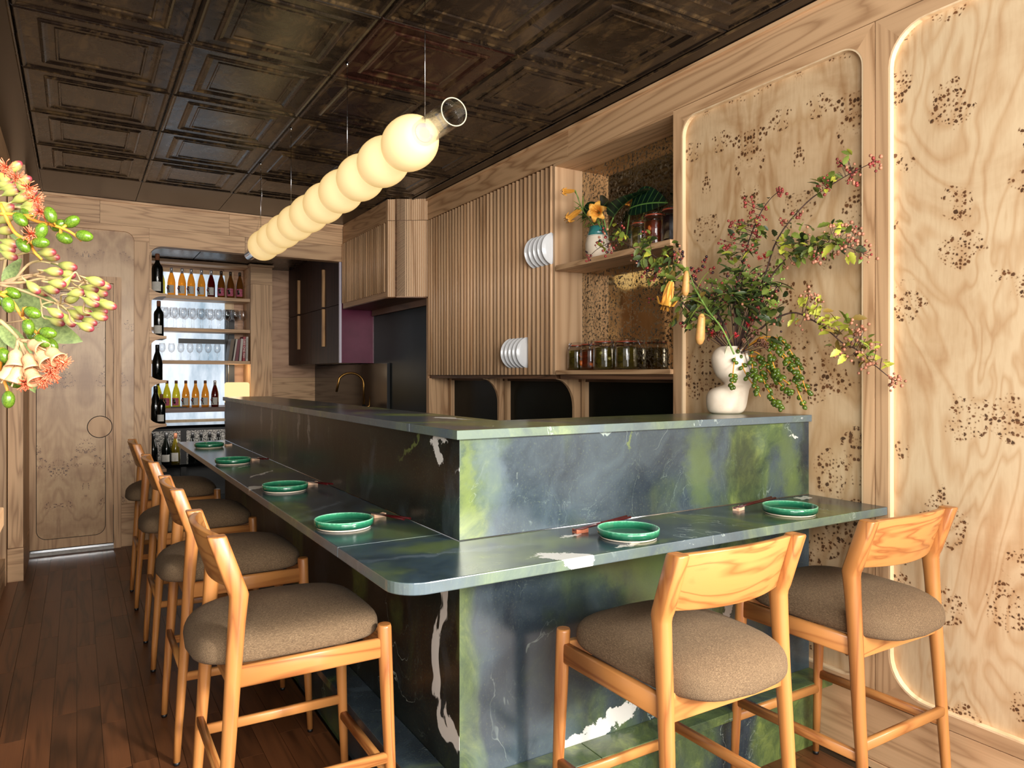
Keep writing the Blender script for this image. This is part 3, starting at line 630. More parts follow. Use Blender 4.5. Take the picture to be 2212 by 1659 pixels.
DATA={'bramble':[('upper right',[(2.194,1.924,1.455),(2.201,1.885,1.587),(2.216,1.814,1.74),(2.226,1.76,1.881),(2.249,1.658,1.992),(2.27,1.561,2.045),(2.285,1.484,2.075),(2.298,1.42,2.093)],[(2.226,1.74,1.852),(2.21,1.772,1.873),(2.2,1.689,1.892),(2.193,1.655,1.935),(2.23,1.597,2.034),(2.225,1.575,2.037),(2.261,1.574,2.066),(2.229,1.519,2.064),(2.249,1.503,2.119),(2.253,1.529,2.075),(2.235,1.726,1.882)],[(2.272,1.416,2.094),(2.251,1.414,2.073),(2.294,1.426,2.078),(2.286,1.405,2.084),(2.248,1.411,2.062),(2.281,1.542,2.121),(2.289,1.539,2.115),(2.277,1.517,2.092),(2.287,1.515,2.12),(2.217,1.57,2.015),(2.252,1.589,2.052),(2.262,1.615,2.051),(2.253,1.568,2.036),(2.213,1.654,1.945),(2.182,1.643,1.931),(2.195,1.715,1.919),(2.211,1.716,1.931),(2.29,1.505,2.065),(2.297,1.499,2.074),(2.252,1.488,2.065),(2.29,1.487,2.08),(2.235,1.472,2.03),(2.283,1.493,2.032),(2.24,1.568,2.024),(2.198,1.533,2.039)]),('middle right',[(2.195,1.92,1.455),(2.199,1.865,1.586),(2.21,1.779,1.736),(2.221,1.695,1.814),(2.232,1.608,1.835),(2.243,1.516,1.819),(2.252,1.432,1.779)],[(2.176,1.681,1.841),(2.237,1.698,1.838),(2.234,1.676,1.868),(2.198,1.63,1.816),(2.223,1.62,1.846),(2.223,1.602,1.806),(2.243,1.597,1.832),(2.259,1.583,1.88),(2.209,1.519,1.835),(2.209,1.493,1.847),(2.28,1.515,1.851),(2.235,1.546,1.815),(2.281,1.485,1.792),(2.181,1.608,1.792),(2.208,1.663,1.789),(2.217,1.732,1.796),(2.175,1.72,1.814),(2.281,1.555,1.89),(2.253,1.652,1.883),(2.196,1.55,1.836)],[(2.201,1.526,1.881),(2.245,1.545,1.891),(2.29,1.518,1.891),(2.246,1.476,1.873),(2.221,1.519,1.865),(2.24,1.52,1.857),(2.202,1.522,1.848),(2.231,1.474,1.846),(2.253,1.471,1.86),(2.26,1.464,1.831),(2.233,1.47,1.826),(2.227,1.497,1.824),(2.224,1.504,1.815),(2.241,1.528,1.813),(2.234,1.491,1.811),(2.22,1.438,1.808),(2.294,1.459,1.815),(2.274,1.427,1.792),(2.278,1.449,1.783),(2.244,1.404,1.771),(2.311,1.455,1.775),(2.254,1.631,1.83),(2.196,1.586,1.793),(2.217,1.582,1.786),(2.252,1.586,1.782),(2.259,1.554,1.791),(2.281,1.551,1.804),(2.244,1.5,1.796),(2.229,1.722,1.765),(2.223,1.687,1.776),(2.212,1.593,1.771),(2.225,1.646,1.884),(2.249,1.659,1.878),(2.288,1.489,1.856),(2.262,1.46,1.851)]),('upright centre',[(2.192,1.932,1.455),(2.194,1.924,1.59),(2.199,1.905,1.732),(2.203,1.887,1.855),(2.215,1.84,1.972),(2.226,1.797,2.032),(2.235,1.761,2.058)],[(2.216,1.819,1.92),(2.212,1.833,1.936),(2.131,1.847,1.908),(2.131,1.86,1.888),(2.19,1.884,1.933),(2.175,1.908,1.927),(2.195,1.802,2.015),(2.161,1.812,1.874),(2.178,1.848,1.864),(2.186,1.816,1.898),(2.161,1.911,1.846),(2.128,1.9,1.815),(2.157,1.874,1.814),(2.16,1.85,1.837),(2.16,1.967,1.845)],[(2.234,1.76,2.066),(2.229,1.765,2.06),(2.203,1.722,2.043),(2.195,1.721,2.032),(2.179,1.719,2.024),(2.151,1.751,1.979),(2.133,1.831,2.016),(2.167,1.845,2.027),(2.16,1.82,2.019),(2.165,1.82,2.006),(2.202,1.855,1.995),(2.179,1.818,1.971),(2.184,1.809,1.963),(2.157,1.8,1.941),(2.144,1.777,1.927),(2.148,1.875,1.959),(2.131,1.878,1.958),(2.153,1.92,1.948),(2.195,1.92,1.949),(2.166,1.922,1.964),(2.139,1.862,1.957),(2.201,1.858,1.918),(2.2,1.827,1.909),(2.195,1.827,1.894),(2.179,1.952,1.922),(2.161,1.976,1.905),(2.167,1.962,1.881),(2.146,1.895,1.895),(2.198,1.9,1.871),(2.201,1.885,1.872),(2.147,1.817,1.839),(2.177,1.909,1.834),(2.191,1.837,1.838),(2.147,1.928,1.865),(2.186,1.79,1.96)]),('far left',[(2.189,1.943,1.455),(2.167,2.01,1.635),(2.141,2.096,1.749),(2.116,2.176,1.829),(2.093,2.248,1.86),(2.076,2.3,1.896),(2.056,2.36,1.917),(2.031,2.444,1.964),(2.004,2.54,1.945),(1.988,2.587,1.915)],[(2.061,2.213,1.847),(2.073,2.263,1.841),(2.077,2.19,1.87),(2.098,2.179,1.889),(2.069,2.307,1.882),(2.031,2.285,1.899),(2.037,2.243,1.913),(2.084,2.314,1.938),(2.08,2.139,1.829),(2.086,2.106,1.784),(2.114,2.242,1.803),(2.023,2.45,1.994),(2.053,2.439,1.981),(2.06,2.297,1.953),(2.066,2.324,1.873),(2.059,2.192,1.846),(2.029,2.474,2.009),(2.027,2.553,1.97)],[(2.098,2.155,1.876),(2.115,2.154,1.891),(2.114,2.135,1.877),(2.071,2.114,1.847),(2.11,2.181,1.868),(2.107,2.14,1.846),(2.082,2.144,1.841),(1.985,2.473,1.98),(2.028,2.547,2.026),(2.008,2.509,2.003),(2.037,2.467,1.978),(2.051,2.459,1.984),(2.029,2.497,1.956),(2.046,2.494,1.942),(2.009,2.481,1.927),(2.008,2.61,1.92),(1.986,2.595,1.9),(2.01,2.64,1.94),(2.012,2.618,1.901),(2.033,2.287,1.977),(2.026,2.331,1.862),(2.033,2.325,1.85),(2.076,2.383,1.888),(2.009,2.497,1.919),(2.042,2.419,2.017),(2.02,2.409,2.037),(2.004,2.537,1.976),(1.991,2.554,1.957),(2.044,2.323,1.906)]),('lower left',[(2.188,1.947,1.45),(2.149,2.03,1.554),(2.113,2.1,1.639),(2.08,2.166,1.715),(2.051,2.216,1.776),(2.023,2.261,1.802)],[(2.069,2.181,1.773),(2.053,2.204,1.755),(2.066,2.246,1.784),(2.069,2.154,1.728),(2.069,2.122,1.691),(2.096,2.119,1.67),(2.136,2.13,1.649),(2.135,2.096,1.621),(2.118,2.152,1.773),(2.075,2.147,1.798),(2.118,2.074,1.69),(2.107,2.033,1.658),(2.092,2.061,1.595),(2.094,2.026,1.574),(2.106,2.013,1.592),(2.133,2.145,1.726),(2.102,2.238,1.747),(2.117,2.171,1.603),(2.131,2.112,1.581)],[(2.042,2.282,1.806),(2.052,2.276,1.812),(2.073,2.291,1.786),(2.083,2.285,1.806),(2.093,2.284,1.797),(2.09,2.301,1.785),(2.045,2.232,1.766),(2.071,2.294,1.771),(2.084,2.258,1.806),(2.073,2.254,1.817),(2.057,2.212,1.802),(2.077,2.223,1.794),(2.087,2.051,1.796),(2.145,2.1,1.791),(2.142,2.086,1.786),(2.118,2.079,1.774),(2.104,2.053,1.755),(2.148,2.078,1.8),(2.137,2.007,1.79),(2.161,2.016,1.782),(2.151,2.044,1.837),(2.125,2.036,1.806),(2.06,2.277,1.696),(2.076,2.271,1.694),(2.076,2.215,1.716),(2.084,2.091,1.569),(2.096,2.09,1.597),(2.125,2.138,1.586),(2.081,2.063,1.554),(2.057,2.168,1.699)]),('low right arching',[(2.198,1.909,1.449),(2.206,1.867,1.507),(2.218,1.806,1.565),(2.231,1.743,1.594),(2.241,1.691,1.6),(2.252,1.637,1.573),(2.264,1.575,1.528),(2.273,1.525,1.482),(2.281,1.481,1.46),(2.291,1.429,1.412),(2.301,1.376,1.365),(2.302,1.357,1.355)],[(2.227,1.652,1.614),(2.242,1.634,1.602),(2.255,1.602,1.6),(2.264,1.622,1.619),(2.252,1.594,1.562),(2.272,1.581,1.553),(2.206,1.504,1.554),(2.247,1.507,1.545),(2.292,1.509,1.55),(2.253,1.554,1.538),(2.28,1.542,1.532),(2.211,1.518,1.46),(2.248,1.503,1.484),(2.245,1.425,1.496),(2.272,1.434,1.47),(2.275,1.431,1.443),(2.236,1.363,1.427),(2.242,1.423,1.442),(2.22,1.545,1.549),(2.245,1.69,1.586),(2.285,1.467,1.487)],[(2.196,1.604,1.666),(2.248,1.634,1.659),(2.198,1.584,1.657),(2.229,1.64,1.655),(2.2,1.571,1.634),(2.194,1.548,1.625),(2.253,1.642,1.61),(2.196,1.623,1.569),(2.199,1.612,1.572),(2.252,1.684,1.552),(2.261,1.61,1.561),(2.218,1.561,1.547),(2.274,1.591,1.534),(2.263,1.47,1.543),(2.279,1.46,1.538),(2.235,1.448,1.521),(2.296,1.494,1.517),(2.282,1.452,1.527),(2.295,1.508,1.482),(2.292,1.489,1.493),(2.231,1.508,1.449),(2.235,1.516,1.461),(2.225,1.479,1.436),(2.237,1.416,1.407),(2.226,1.429,1.392),(2.254,1.408,1.41),(2.274,1.447,1.42),(2.231,1.379,1.456),(2.287,1.425,1.454),(2.272,1.346,1.361),(2.272,1.331,1.358),(2.316,1.363,1.345),(2.282,1.364,1.34),(2.269,1.347,1.352),(2.288,1.337,1.367),(2.278,1.471,1.452),(2.226,1.426,1.447)])],'fill':[('green berried centre',[(2.192,1.932,1.455),(2.18,1.916,1.589),(2.166,1.908,1.694),(2.158,1.875,1.761)]),('green berried right',[(2.195,1.92,1.455),(2.202,1.868,1.586),(2.205,1.827,1.671),(2.206,1.796,1.738)]),('green berried left',[(2.19,1.939,1.455),(2.174,1.98,1.574),(2.161,2.005,1.685),(2.151,2.02,1.76)])],'fillpts':[[(2.195,1.918,1.782),(2.2,1.9,1.79),(2.207,1.872,1.786),(2.203,1.887,1.766),(2.198,1.909,1.75),(2.192,1.932,1.762),(2.211,1.854,1.759),(2.217,1.833,1.76),(2.206,1.876,1.738),(2.209,1.863,1.714),(2.198,1.909,1.723),(2.191,1.937,1.739),(2.202,1.891,1.704),(2.214,1.843,1.73)],[(2.221,1.815,1.737),(2.225,1.801,1.722),(2.228,1.787,1.707),(2.23,1.78,1.682),(2.223,1.809,1.697),(2.22,1.822,1.671),(2.227,1.792,1.66),(2.216,1.836,1.694),(2.225,1.801,1.757),(2.232,1.773,1.719),(2.22,1.818,1.645),(2.228,1.787,1.634)],[(2.171,2.014,1.751),(2.176,1.995,1.731),(2.167,2.034,1.722),(2.18,1.981,1.703),(2.173,2.008,1.687),(2.184,1.966,1.674),(2.169,2.024,1.66),(2.179,1.985,1.648),(2.187,1.95,1.704),(2.164,2.044,1.689)]],'gumleaf':[(2.2,1.9,1.714),(2.231,1.764,1.705),(2.212,1.833,1.742),(2.18,1.951,1.681),(2.196,1.874,1.648),(2.169,1.972,1.574),(2.161,1.997,1.63),(2.183,1.896,1.587),(2.205,1.795,1.564),(2.218,1.733,1.711),(2.139,2.045,1.633),(2.188,1.834,1.54),(2.19,1.815,1.643),(2.164,1.913,1.65),(2.173,1.861,1.514),(2.155,1.928,1.508)],'gumleafdir':[(-20,30),(35,-4),(20,-25),(-10,35),(10,30),(-15,35),(-30,25),(5,40),(10,30),(40,8),(-35,-5),(30,5),(25,25),(-5,40),(10,20),(-25,30)],'redfl':[(2.177,1.991,1.683),(2.181,1.951,1.667),(2.17,1.97,1.534),(2.191,1.859,1.582),(2.182,1.867,1.564),(2.193,1.796,1.814),(2.183,1.809,1.807),(2.133,1.995,1.534),(2.179,1.774,1.815),(2.145,1.89,1.524)],'pods':[(2.159,2.064,1.579),(2.16,2.048,1.569),(2.162,2.03,1.581),(2.155,2.047,1.55),(2.16,2.015,1.561),(2.154,2.029,1.54),(2.158,2.001,1.548),(2.158,1.989,1.567),(2.139,2.052,1.555),(2.142,2.028,1.525),(2.146,2.002,1.529),(2.149,1.977,1.533),(2.18,1.838,1.566),(2.179,1.827,1.551),(2.173,1.843,1.54),(2.175,1.82,1.533),(2.17,1.832,1.516),(2.174,1.801,1.503),(2.168,1.813,1.495),(2.171,1.788,1.485),(2.17,1.777,1.497),(2.163,1.797,1.48),(2.168,1.765,1.476),(2.142,1.861,1.505)],'lily_stem':[(2.128,1.88,1.452),(2.117,1.929,1.551),(2.104,1.987,1.623),(2.092,2.037,1.703),(2.087,2.059,1.738)],'lily_ped':[(2.08,2.052,1.737),(2.069,2.097,1.75),(2.06,2.139,1.756)],'lily_ped2':[(2.083,2.04,1.721),(2.078,2.06,1.774),(2.075,2.074,1.79)],'lily_ped3':[(2.101,1.96,1.588),(2.095,1.984,1.608),(2.09,2.005,1.614)],'lily':[(2.052,2.134,1.755),(2.045,2.164,1.649)],'bud1':[(2.075,2.074,1.79),(2.073,2.08,1.688)],'bud2':[(2.082,2.0,1.614),(2.08,2.01,1.491)],'lily_leaves':[[(2.087,2.019,1.683),(2.092,1.999,1.732),(2.095,1.984,1.752)],[(2.092,1.999,1.654),(2.083,2.04,1.633),(2.076,2.068,1.613)],[(2.089,2.009,1.673),(2.08,2.05,1.694),(2.073,2.08,1.684)],[(2.096,1.98,1.622),(2.103,1.951,1.668),(2.106,1.935,1.685)],[(2.094,1.99,1.64),(2.083,2.04,1.67),(2.076,2.07,1.701)],[(2.098,1.97,1.607),(2.107,1.931,1.64),(2.11,1.918,1.657)],[(2.085,2.029,1.705),(2.089,2.013,1.755),(2.092,1.999,1.78)],[(2.103,1.951,1.588),(2.092,1.999,1.591),(2.086,2.023,1.565)]],'strands':[[(2.197,1.913,1.49),(2.169,1.907,1.454),(2.144,1.894,1.418),(2.119,1.878,1.374),(2.095,1.86,1.328)],[(2.198,1.909,1.478),(2.176,1.881,1.409),(2.157,1.84,1.365),(2.139,1.789,1.326),(2.119,1.75,1.294)],[(2.208,1.869,1.457),(2.182,1.84,1.409),(2.157,1.812,1.38),(2.134,1.772,1.353)],[(2.215,1.84,1.444),(2.195,1.81,1.391),(2.176,1.778,1.343),(2.16,1.732,1.293),(2.144,1.683,1.254)],[(2.217,1.833,1.518),(2.213,1.801,1.481),(2.208,1.771,1.446),(2.199,1.759,1.416),(2.192,1.739,1.382),(2.183,1.726,1.353)],[(2.219,1.825,1.517),(2.223,1.774,1.477),(2.228,1.721,1.438),(2.227,1.696,1.39),(2.224,1.674,1.323),(2.223,1.643,1.257)],[(2.22,1.818,1.519),(2.232,1.755,1.508),(2.237,1.718,1.467),(2.241,1.687,1.416),(2.242,1.666,1.357),(2.243,1.644,1.303)],[(2.214,1.843,1.441),(2.204,1.779,1.408),(2.189,1.731,1.373),(2.176,1.671,1.34)],[(2.202,1.891,1.472),(2.204,1.826,1.452),(2.2,1.781,1.391),(2.2,1.719,1.331),(2.196,1.673,1.307)],[(2.22,1.822,1.514),(2.221,1.766,1.485),(2.217,1.732,1.441),(2.215,1.687,1.399),(2.211,1.653,1.365)]],'n_lily':[[(2.46,3.098,2.149),(2.42,3.08,2.23),(2.36,3.011,2.247)],[(2.46,3.106,2.151),(2.4,3.144,2.24),(2.36,3.146,2.286),(2.33,3.256,2.227)],[(2.46,3.106,2.151),(2.42,3.204,2.28),(2.37,3.219,2.4),(2.34,3.314,2.383)]],'n_leaf':[[(2.46,3.05,2.154),(2.44,2.974,2.213),(2.47,2.908,2.411)],[(2.5,2.944,2.09),(2.49,2.895,2.252),(2.47,2.737,2.218)],[(2.45,3.045,2.152),(2.42,3.048,2.274),(2.41,2.882,2.312)],[(2.45,3.065,2.155),(2.44,3.113,2.315),(2.45,3.274,2.389)]],'fr':[((-0.0269,1.0696,1.5679),(-0.0299,1.0714,1.5772)),((-0.0368,1.0757,1.5575),(-0.0398,1.0775,1.547)),((-0.0234,1.0909,1.5616),(-0.0168,1.0869,1.5652)),((-0.0158,1.0863,1.5485),(-0.0117,1.0838,1.5461)),((-0.0081,1.0817,1.5664),(-0.0031,1.0786,1.5699)),((0.002,1.0521,1.5476),(0.0144,1.0445,1.5446)),((-0.0627,1.0914,1.5691),(-0.0587,1.089,1.5644)),((-0.0494,1.1184,1.5787),(-0.0586,1.124,1.5829)),((-0.0597,1.0896,1.5371),(-0.0557,1.0872,1.5313)),((-0.0468,1.0817,1.5377),(-0.0308,1.0721,1.5377)),((-0.0834,1.1274,1.4724),(-0.0814,1.1262,1.4664)),((-0.0751,1.099,1.4655),(-0.0726,1.0975,1.4538)),((-0.0552,1.0869,1.4538),(-0.0398,1.0775,1.4457)),((-0.0527,1.0854,1.4352),(-0.0517,1.0848,1.4282)),((-0.0498,1.107,1.4259),(-0.0478,1.1058,1.42)),((-0.0403,1.0778,1.4177),(-0.0338,1.0739,1.4108)),((-0.0378,1.0763,1.4265),(-0.0239,1.0678,1.4224)),((-0.031,1.0956,1.414),(-0.0259,1.0925,1.4069)),((-0.074,1.1334,1.4795),(-0.0679,1.1297,1.4759)),((-0.0801,1.102,1.4003),(-0.0766,1.0999,1.3915)),((-0.0844,1.128,1.389),(-0.0773,1.1237,1.3771)),((-0.0742,1.1218,1.3652),(-0.0641,1.1157,1.3593)),((-0.072,1.0737,1.3484),(-0.072,1.0737,1.3336)),((-0.0346,1.0977,1.4039),(-0.0315,1.0959,1.398))],'frstems':[[(-0.0835,1.1158,1.576),(-0.0609,1.102,1.5742),(-0.0433,1.0913,1.5666),(-0.0282,1.0821,1.5625),(-0.0081,1.0699,1.5536),(0.005,1.0619,1.5419)],[(-0.0835,1.1158,1.589),(-0.0684,1.1066,1.5536),(-0.0533,1.0974,1.5419),(-0.0458,1.0928,1.5272),(-0.0382,1.0882,1.5183)],[(-0.0835,1.1158,1.4742),(-0.0709,1.1081,1.4654),(-0.0609,1.102,1.4477),(-0.0508,1.0959,1.433),(-0.0423,1.0907,1.423)],[(-0.0835,1.1158,1.3712),(-0.0785,1.1127,1.3623),(-0.0744,1.1103,1.3476)]],'buds':[((-0.0412,1.1018,1.5289),(-0.0259,1.0925,1.5289)),((-0.0373,1.1345,1.5298),(-0.0231,1.1259,1.5273)),((-0.0206,1.1594,1.5221),(-0.0033,1.1489,1.5183)),((-0.0341,1.115,1.5073),(-0.0186,1.1056,1.5055)),((-0.0192,1.141,1.5086),(-0.0085,1.1346,1.5061)),((-0.0295,1.0946,1.4902),(-0.0158,1.0863,1.4878)),((-0.0373,1.1345,1.4868),(-0.0231,1.1259,1.4831)),((-0.0488,1.1766,1.4917),(-0.0401,1.1713,1.4854)),((-0.0083,1.0993,1.477),(0.0031,1.0924,1.4789)),((0.0075,1.1248,1.4898),(0.0192,1.1177,1.4867)),((0.0122,1.0693,1.495),(0.0274,1.06,1.489)),((0.0205,1.0994,1.4929),(0.0357,1.0901,1.488)),((0.0184,1.1357,1.4854),(0.0303,1.1285,1.4828)),((0.0083,1.0892,1.471),(0.0217,1.0811,1.4631)),((0.0224,1.1158,1.4711),(0.0309,1.1106,1.468)),((0.0264,1.0606,1.464),(0.0361,1.0548,1.4605)),((-0.0005,1.1121,1.4603),(0.0136,1.1035,1.4536)),((0.0184,1.1357,1.4613),(0.0303,1.1285,1.4587)),((0.0165,1.0842,1.451),(0.0315,1.0751,1.4462)),((-0.0096,1.1352,1.4574),(0.0043,1.1268,1.4493)),((-0.031,1.0956,1.4557),(-0.0198,1.0888,1.4486)),((-0.0147,1.1208,1.4511),(-0.0053,1.115,1.4388)),((0.0065,1.143,1.4473),(0.0195,1.1351,1.4423)),((0.0021,1.093,1.4377),(0.0155,1.0848,1.4317)),((-0.0309,1.1482,1.4462),(-0.0213,1.1423,1.4424)),((-0.0539,1.1095,1.4902),(-0.0458,1.1045,1.4813)),((-0.0084,1.1169,1.5003),(-0.0137,1.1201,1.4941)),((0.0022,1.1456,1.479),(-0.0043,1.1496,1.4759)),((0.0098,1.0883,1.4801),(0.0176,1.0836,1.474))],'budstems':[[(-0.0881,1.1771,1.5265),(-0.0722,1.1674,1.5308),(-0.0563,1.1577,1.5358),(-0.0414,1.1487,1.5352)],[(-0.0881,1.1771,1.4942),(-0.0722,1.1674,1.4985),(-0.0563,1.1577,1.519),(-0.0403,1.148,1.5252),(-0.0218,1.1368,1.5203)],[(-0.0881,1.1771,1.4942),(-0.0616,1.1609,1.4954),(-0.035,1.1448,1.5004),(-0.0085,1.1287,1.4861),(0.0101,1.1174,1.4768)],[(-0.0881,1.1771,1.4923),(-0.0669,1.1642,1.4861),(-0.0456,1.1513,1.4768),(-0.0191,1.1351,1.4644)],[(-0.0669,1.1642,1.4985),(-0.0456,1.1513,1.5066),(-0.034,1.1442,1.5128)],[(-0.0563,1.1577,1.4967),(-0.0297,1.1416,1.4768),(-0.0112,1.1303,1.4582)],[(-0.035,1.1448,1.5016),(-0.0085,1.1287,1.4985),(0.0127,1.1158,1.4942)],[(-0.0828,1.1738,1.4967),(-0.0563,1.1577,1.5047),(-0.0297,1.1416,1.5016)]],'buds2':[((-0.0853,1.1403,1.6329),(-0.0802,1.1372,1.6251)),((-0.0879,1.1419,1.6178),(-0.0751,1.134,1.619)),((-0.0828,1.1387,1.613),(-0.0709,1.1315,1.6148)),((-0.0751,1.134,1.6347),(-0.0709,1.1315,1.6389)),((-0.0673,1.1294,1.6208),(-0.0596,1.1247,1.6239)),((-0.0802,1.1372,1.6058),(-0.0699,1.1309,1.6106)),((-0.0699,1.1309,1.5968),(-0.0571,1.1231,1.6028)),((-0.0622,1.1262,1.607),(-0.0483,1.1178,1.6088)),((-0.0596,1.1247,1.5908),(-0.0452,1.1159,1.5938)),((-0.0596,1.1247,1.5878),(-0.0468,1.1169,1.5848)),((-0.0853,1.1403,1.5697),(-0.0751,1.134,1.5769)),((-0.0874,1.1415,1.5577),(-0.0781,1.1359,1.5589)),((-0.0828,1.1387,1.5457),(-0.0709,1.1315,1.5408)),((-0.0853,1.1403,1.5396),(-0.0725,1.1325,1.5336)),((-0.0673,1.1294,1.6178),(-0.0607,1.1253,1.6148)),((-0.0879,1.1419,1.5938),(-0.0812,1.1378,1.5908)),((-0.0853,1.1403,1.5817),(-0.0802,1.1372,1.5848)),((-0.0828,1.1387,1.5306),(-0.0709,1.1315,1.5246))],'bud2stems':[[(-0.0924,1.168,1.5494),(-0.0819,1.1616,1.5924),(-0.0635,1.1504,1.6078)],[(-0.0924,1.168,1.5802),(-0.0767,1.1584,1.5894),(-0.0583,1.1473,1.5924)],[(-0.0924,1.168,1.574),(-0.0714,1.1552,1.5986),(-0.0504,1.1425,1.5937)],[(-0.0924,1.168,1.6109),(-0.0845,1.1632,1.6232),(-0.0767,1.1584,1.6404)]],'cups':[((-0.0652,1.0929,1.4032),(-0.0642,1.0923,1.3898)),((-0.0677,1.0944,1.3857),(-0.0716,1.0969,1.3752)),((-0.0527,1.0854,1.3974),(-0.0468,1.0817,1.3828)),((-0.0502,1.0838,1.4119),(-0.0388,1.0769,1.4061)),((-0.0517,1.0848,1.3799),(-0.0453,1.0808,1.37)),((-0.0418,1.0787,1.4003),(-0.0353,1.0748,1.3933)),((-0.0304,1.0718,1.4032),(-0.0179,1.0642,1.3915)),((-0.0602,1.0899,1.3828),(-0.0637,1.092,1.3683))],'cupstems':[[(-0.0835,1.1158,1.4406),(-0.0709,1.1081,1.4271),(-0.0634,1.1035,1.4165),(-0.0659,1.1051,1.4036)],[(-0.0634,1.1035,1.4165),(-0.0533,1.0974,1.3977)],[(-0.0634,1.1035,1.4165),(-0.0508,1.0959,1.4124)],[(-0.0609,1.102,1.4124),(-0.0558,1.099,1.3947),(-0.0508,1.0959,1.38)],[(-0.0609,1.102,1.4153),(-0.0423,1.0907,1.4124),(-0.0307,1.0837,1.4036)],[(-0.0634,1.1035,1.4153),(-0.0684,1.1066,1.3859)]],'tassel':[(-0.0154,1.0627,1.3869),(-0.0229,1.0672,1.3811),(-0.0299,1.0714,1.3752),(-0.0368,1.0757,1.3665),(-0.0567,1.0878,1.3618),(-0.0756,1.0993,1.632),(-0.0647,1.0926,1.6186),(-0.0527,1.0854,1.6064),(-0.0458,1.0811,1.5924),(-0.0408,1.0781,1.5761),(-0.0498,1.0835,1.547),(-0.0279,1.0702,1.3723)],'fleaf':[[(-0.0791,1.195,1.5678),(-0.0899,1.2016,1.5741),(-0.0618,1.1845,1.5551)],[(-0.0899,1.2016,1.4727),(-0.0683,1.1884,1.4632),(-0.0303,1.1654,1.4727)],[(-0.0574,1.1818,1.4473),(-0.0303,1.1654,1.4378),(-0.0006,1.1473,1.4188)],[(-0.0899,1.2016,1.441),(-0.0683,1.1884,1.4283),(-0.0574,1.1818,1.403)],[(-0.0845,1.1983,1.4917),(-0.0764,1.1934,1.5076),(-0.0683,1.1884,1.5297)],[(-0.0818,1.1967,1.5868),(-0.0655,1.1868,1.5868),(-0.052,1.1785,1.6153)],[(-0.0899,1.2016,1.4283),(-0.0872,1.2,1.4156),(-0.0856,1.199,1.3966)],[(-0.0628,1.1851,1.403),(-0.0601,1.1835,1.3839),(-0.0531,1.1792,1.3491)],[(-0.0899,1.2016,1.5488),(-0.0845,1.1983,1.5373),(-0.0737,1.1917,1.5297)]]}
# ------------------------------------------------------------ the bar
bar = thing('marble_bar', 'L-shaped two-level bar clad in dark green and white-veined marble, in the middle of the room', 'bar', (.89, 1.74, 0))
obj('upper_front_panel', MB().box(.891, 1.74, .921, 2.38, 1.77, 1.197), 'marble', bar, .0012)
obj('lower_front_panel', MB().box(.891, 1.74, 0, 2.38, 1.77, .892), 'marble', bar)
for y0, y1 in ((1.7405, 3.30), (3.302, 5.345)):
    obj('upper_side_panel', MB().box(.89, y0, .921, .92, y1, 1.197), 'marble_side_shaded', bar)
    obj('lower_side_panel', MB().box(.89, y0, 0, .92, y1, .892), 'marble_side_shaded', bar)
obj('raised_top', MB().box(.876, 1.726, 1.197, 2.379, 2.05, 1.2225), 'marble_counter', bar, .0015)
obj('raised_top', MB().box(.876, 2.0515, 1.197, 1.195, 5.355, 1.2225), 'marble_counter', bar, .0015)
cr = .075; arc = [(.585 + cr - cr*math.cos(R(a)), 1.43 + cr - cr*math.sin(R(a))) for a in range(0, 91, 9)]
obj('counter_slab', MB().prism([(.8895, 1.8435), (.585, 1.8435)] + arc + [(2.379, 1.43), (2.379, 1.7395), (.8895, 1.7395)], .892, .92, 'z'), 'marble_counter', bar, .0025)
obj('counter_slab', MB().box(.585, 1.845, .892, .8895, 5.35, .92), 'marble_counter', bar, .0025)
obj('silicone_joint', MB().tube([(.889, 5.35, .9205), (.889, 1.739, .9205), (2.378, 1.739, .9205)], .0022, 6), 'steel', bar)
for x0, x1 in ((.783, 1.30), (1.302, 1.83), (1.832, 2.378)):
    obj('footrest_slab', MB().box(x0, 1.638, .232, x1, 1.7395, .262), 'marble_step', bar, .0015)
for y0, y1 in ((1.741, 2.9), (2.902, 4.1), (4.102, 5.34)):
    obj('footrest_slab', MB().box(.783, y0, .232, .8895, y1, .262), 'marble_step', bar, .0015)
obj('footrest_support', MB().box(.83, 1.69, 0, 2.378, 1.7398, .2315).box(.84, 1.7405, 0, .8895, 5.3, .2315), 'marble_step', bar)
obj('end_panel', MB().box(.921, 5.325, 0, 1.169, 5.344, 1.196), 'marble_side_shaded', bar)
obj('inner_panel', MB().box(1.17, 2.03, 0, 1.19, 5.35, 1.196).box(.93, 2.0, 0, 2.37, 2.02, 1.196), 'black', bar)

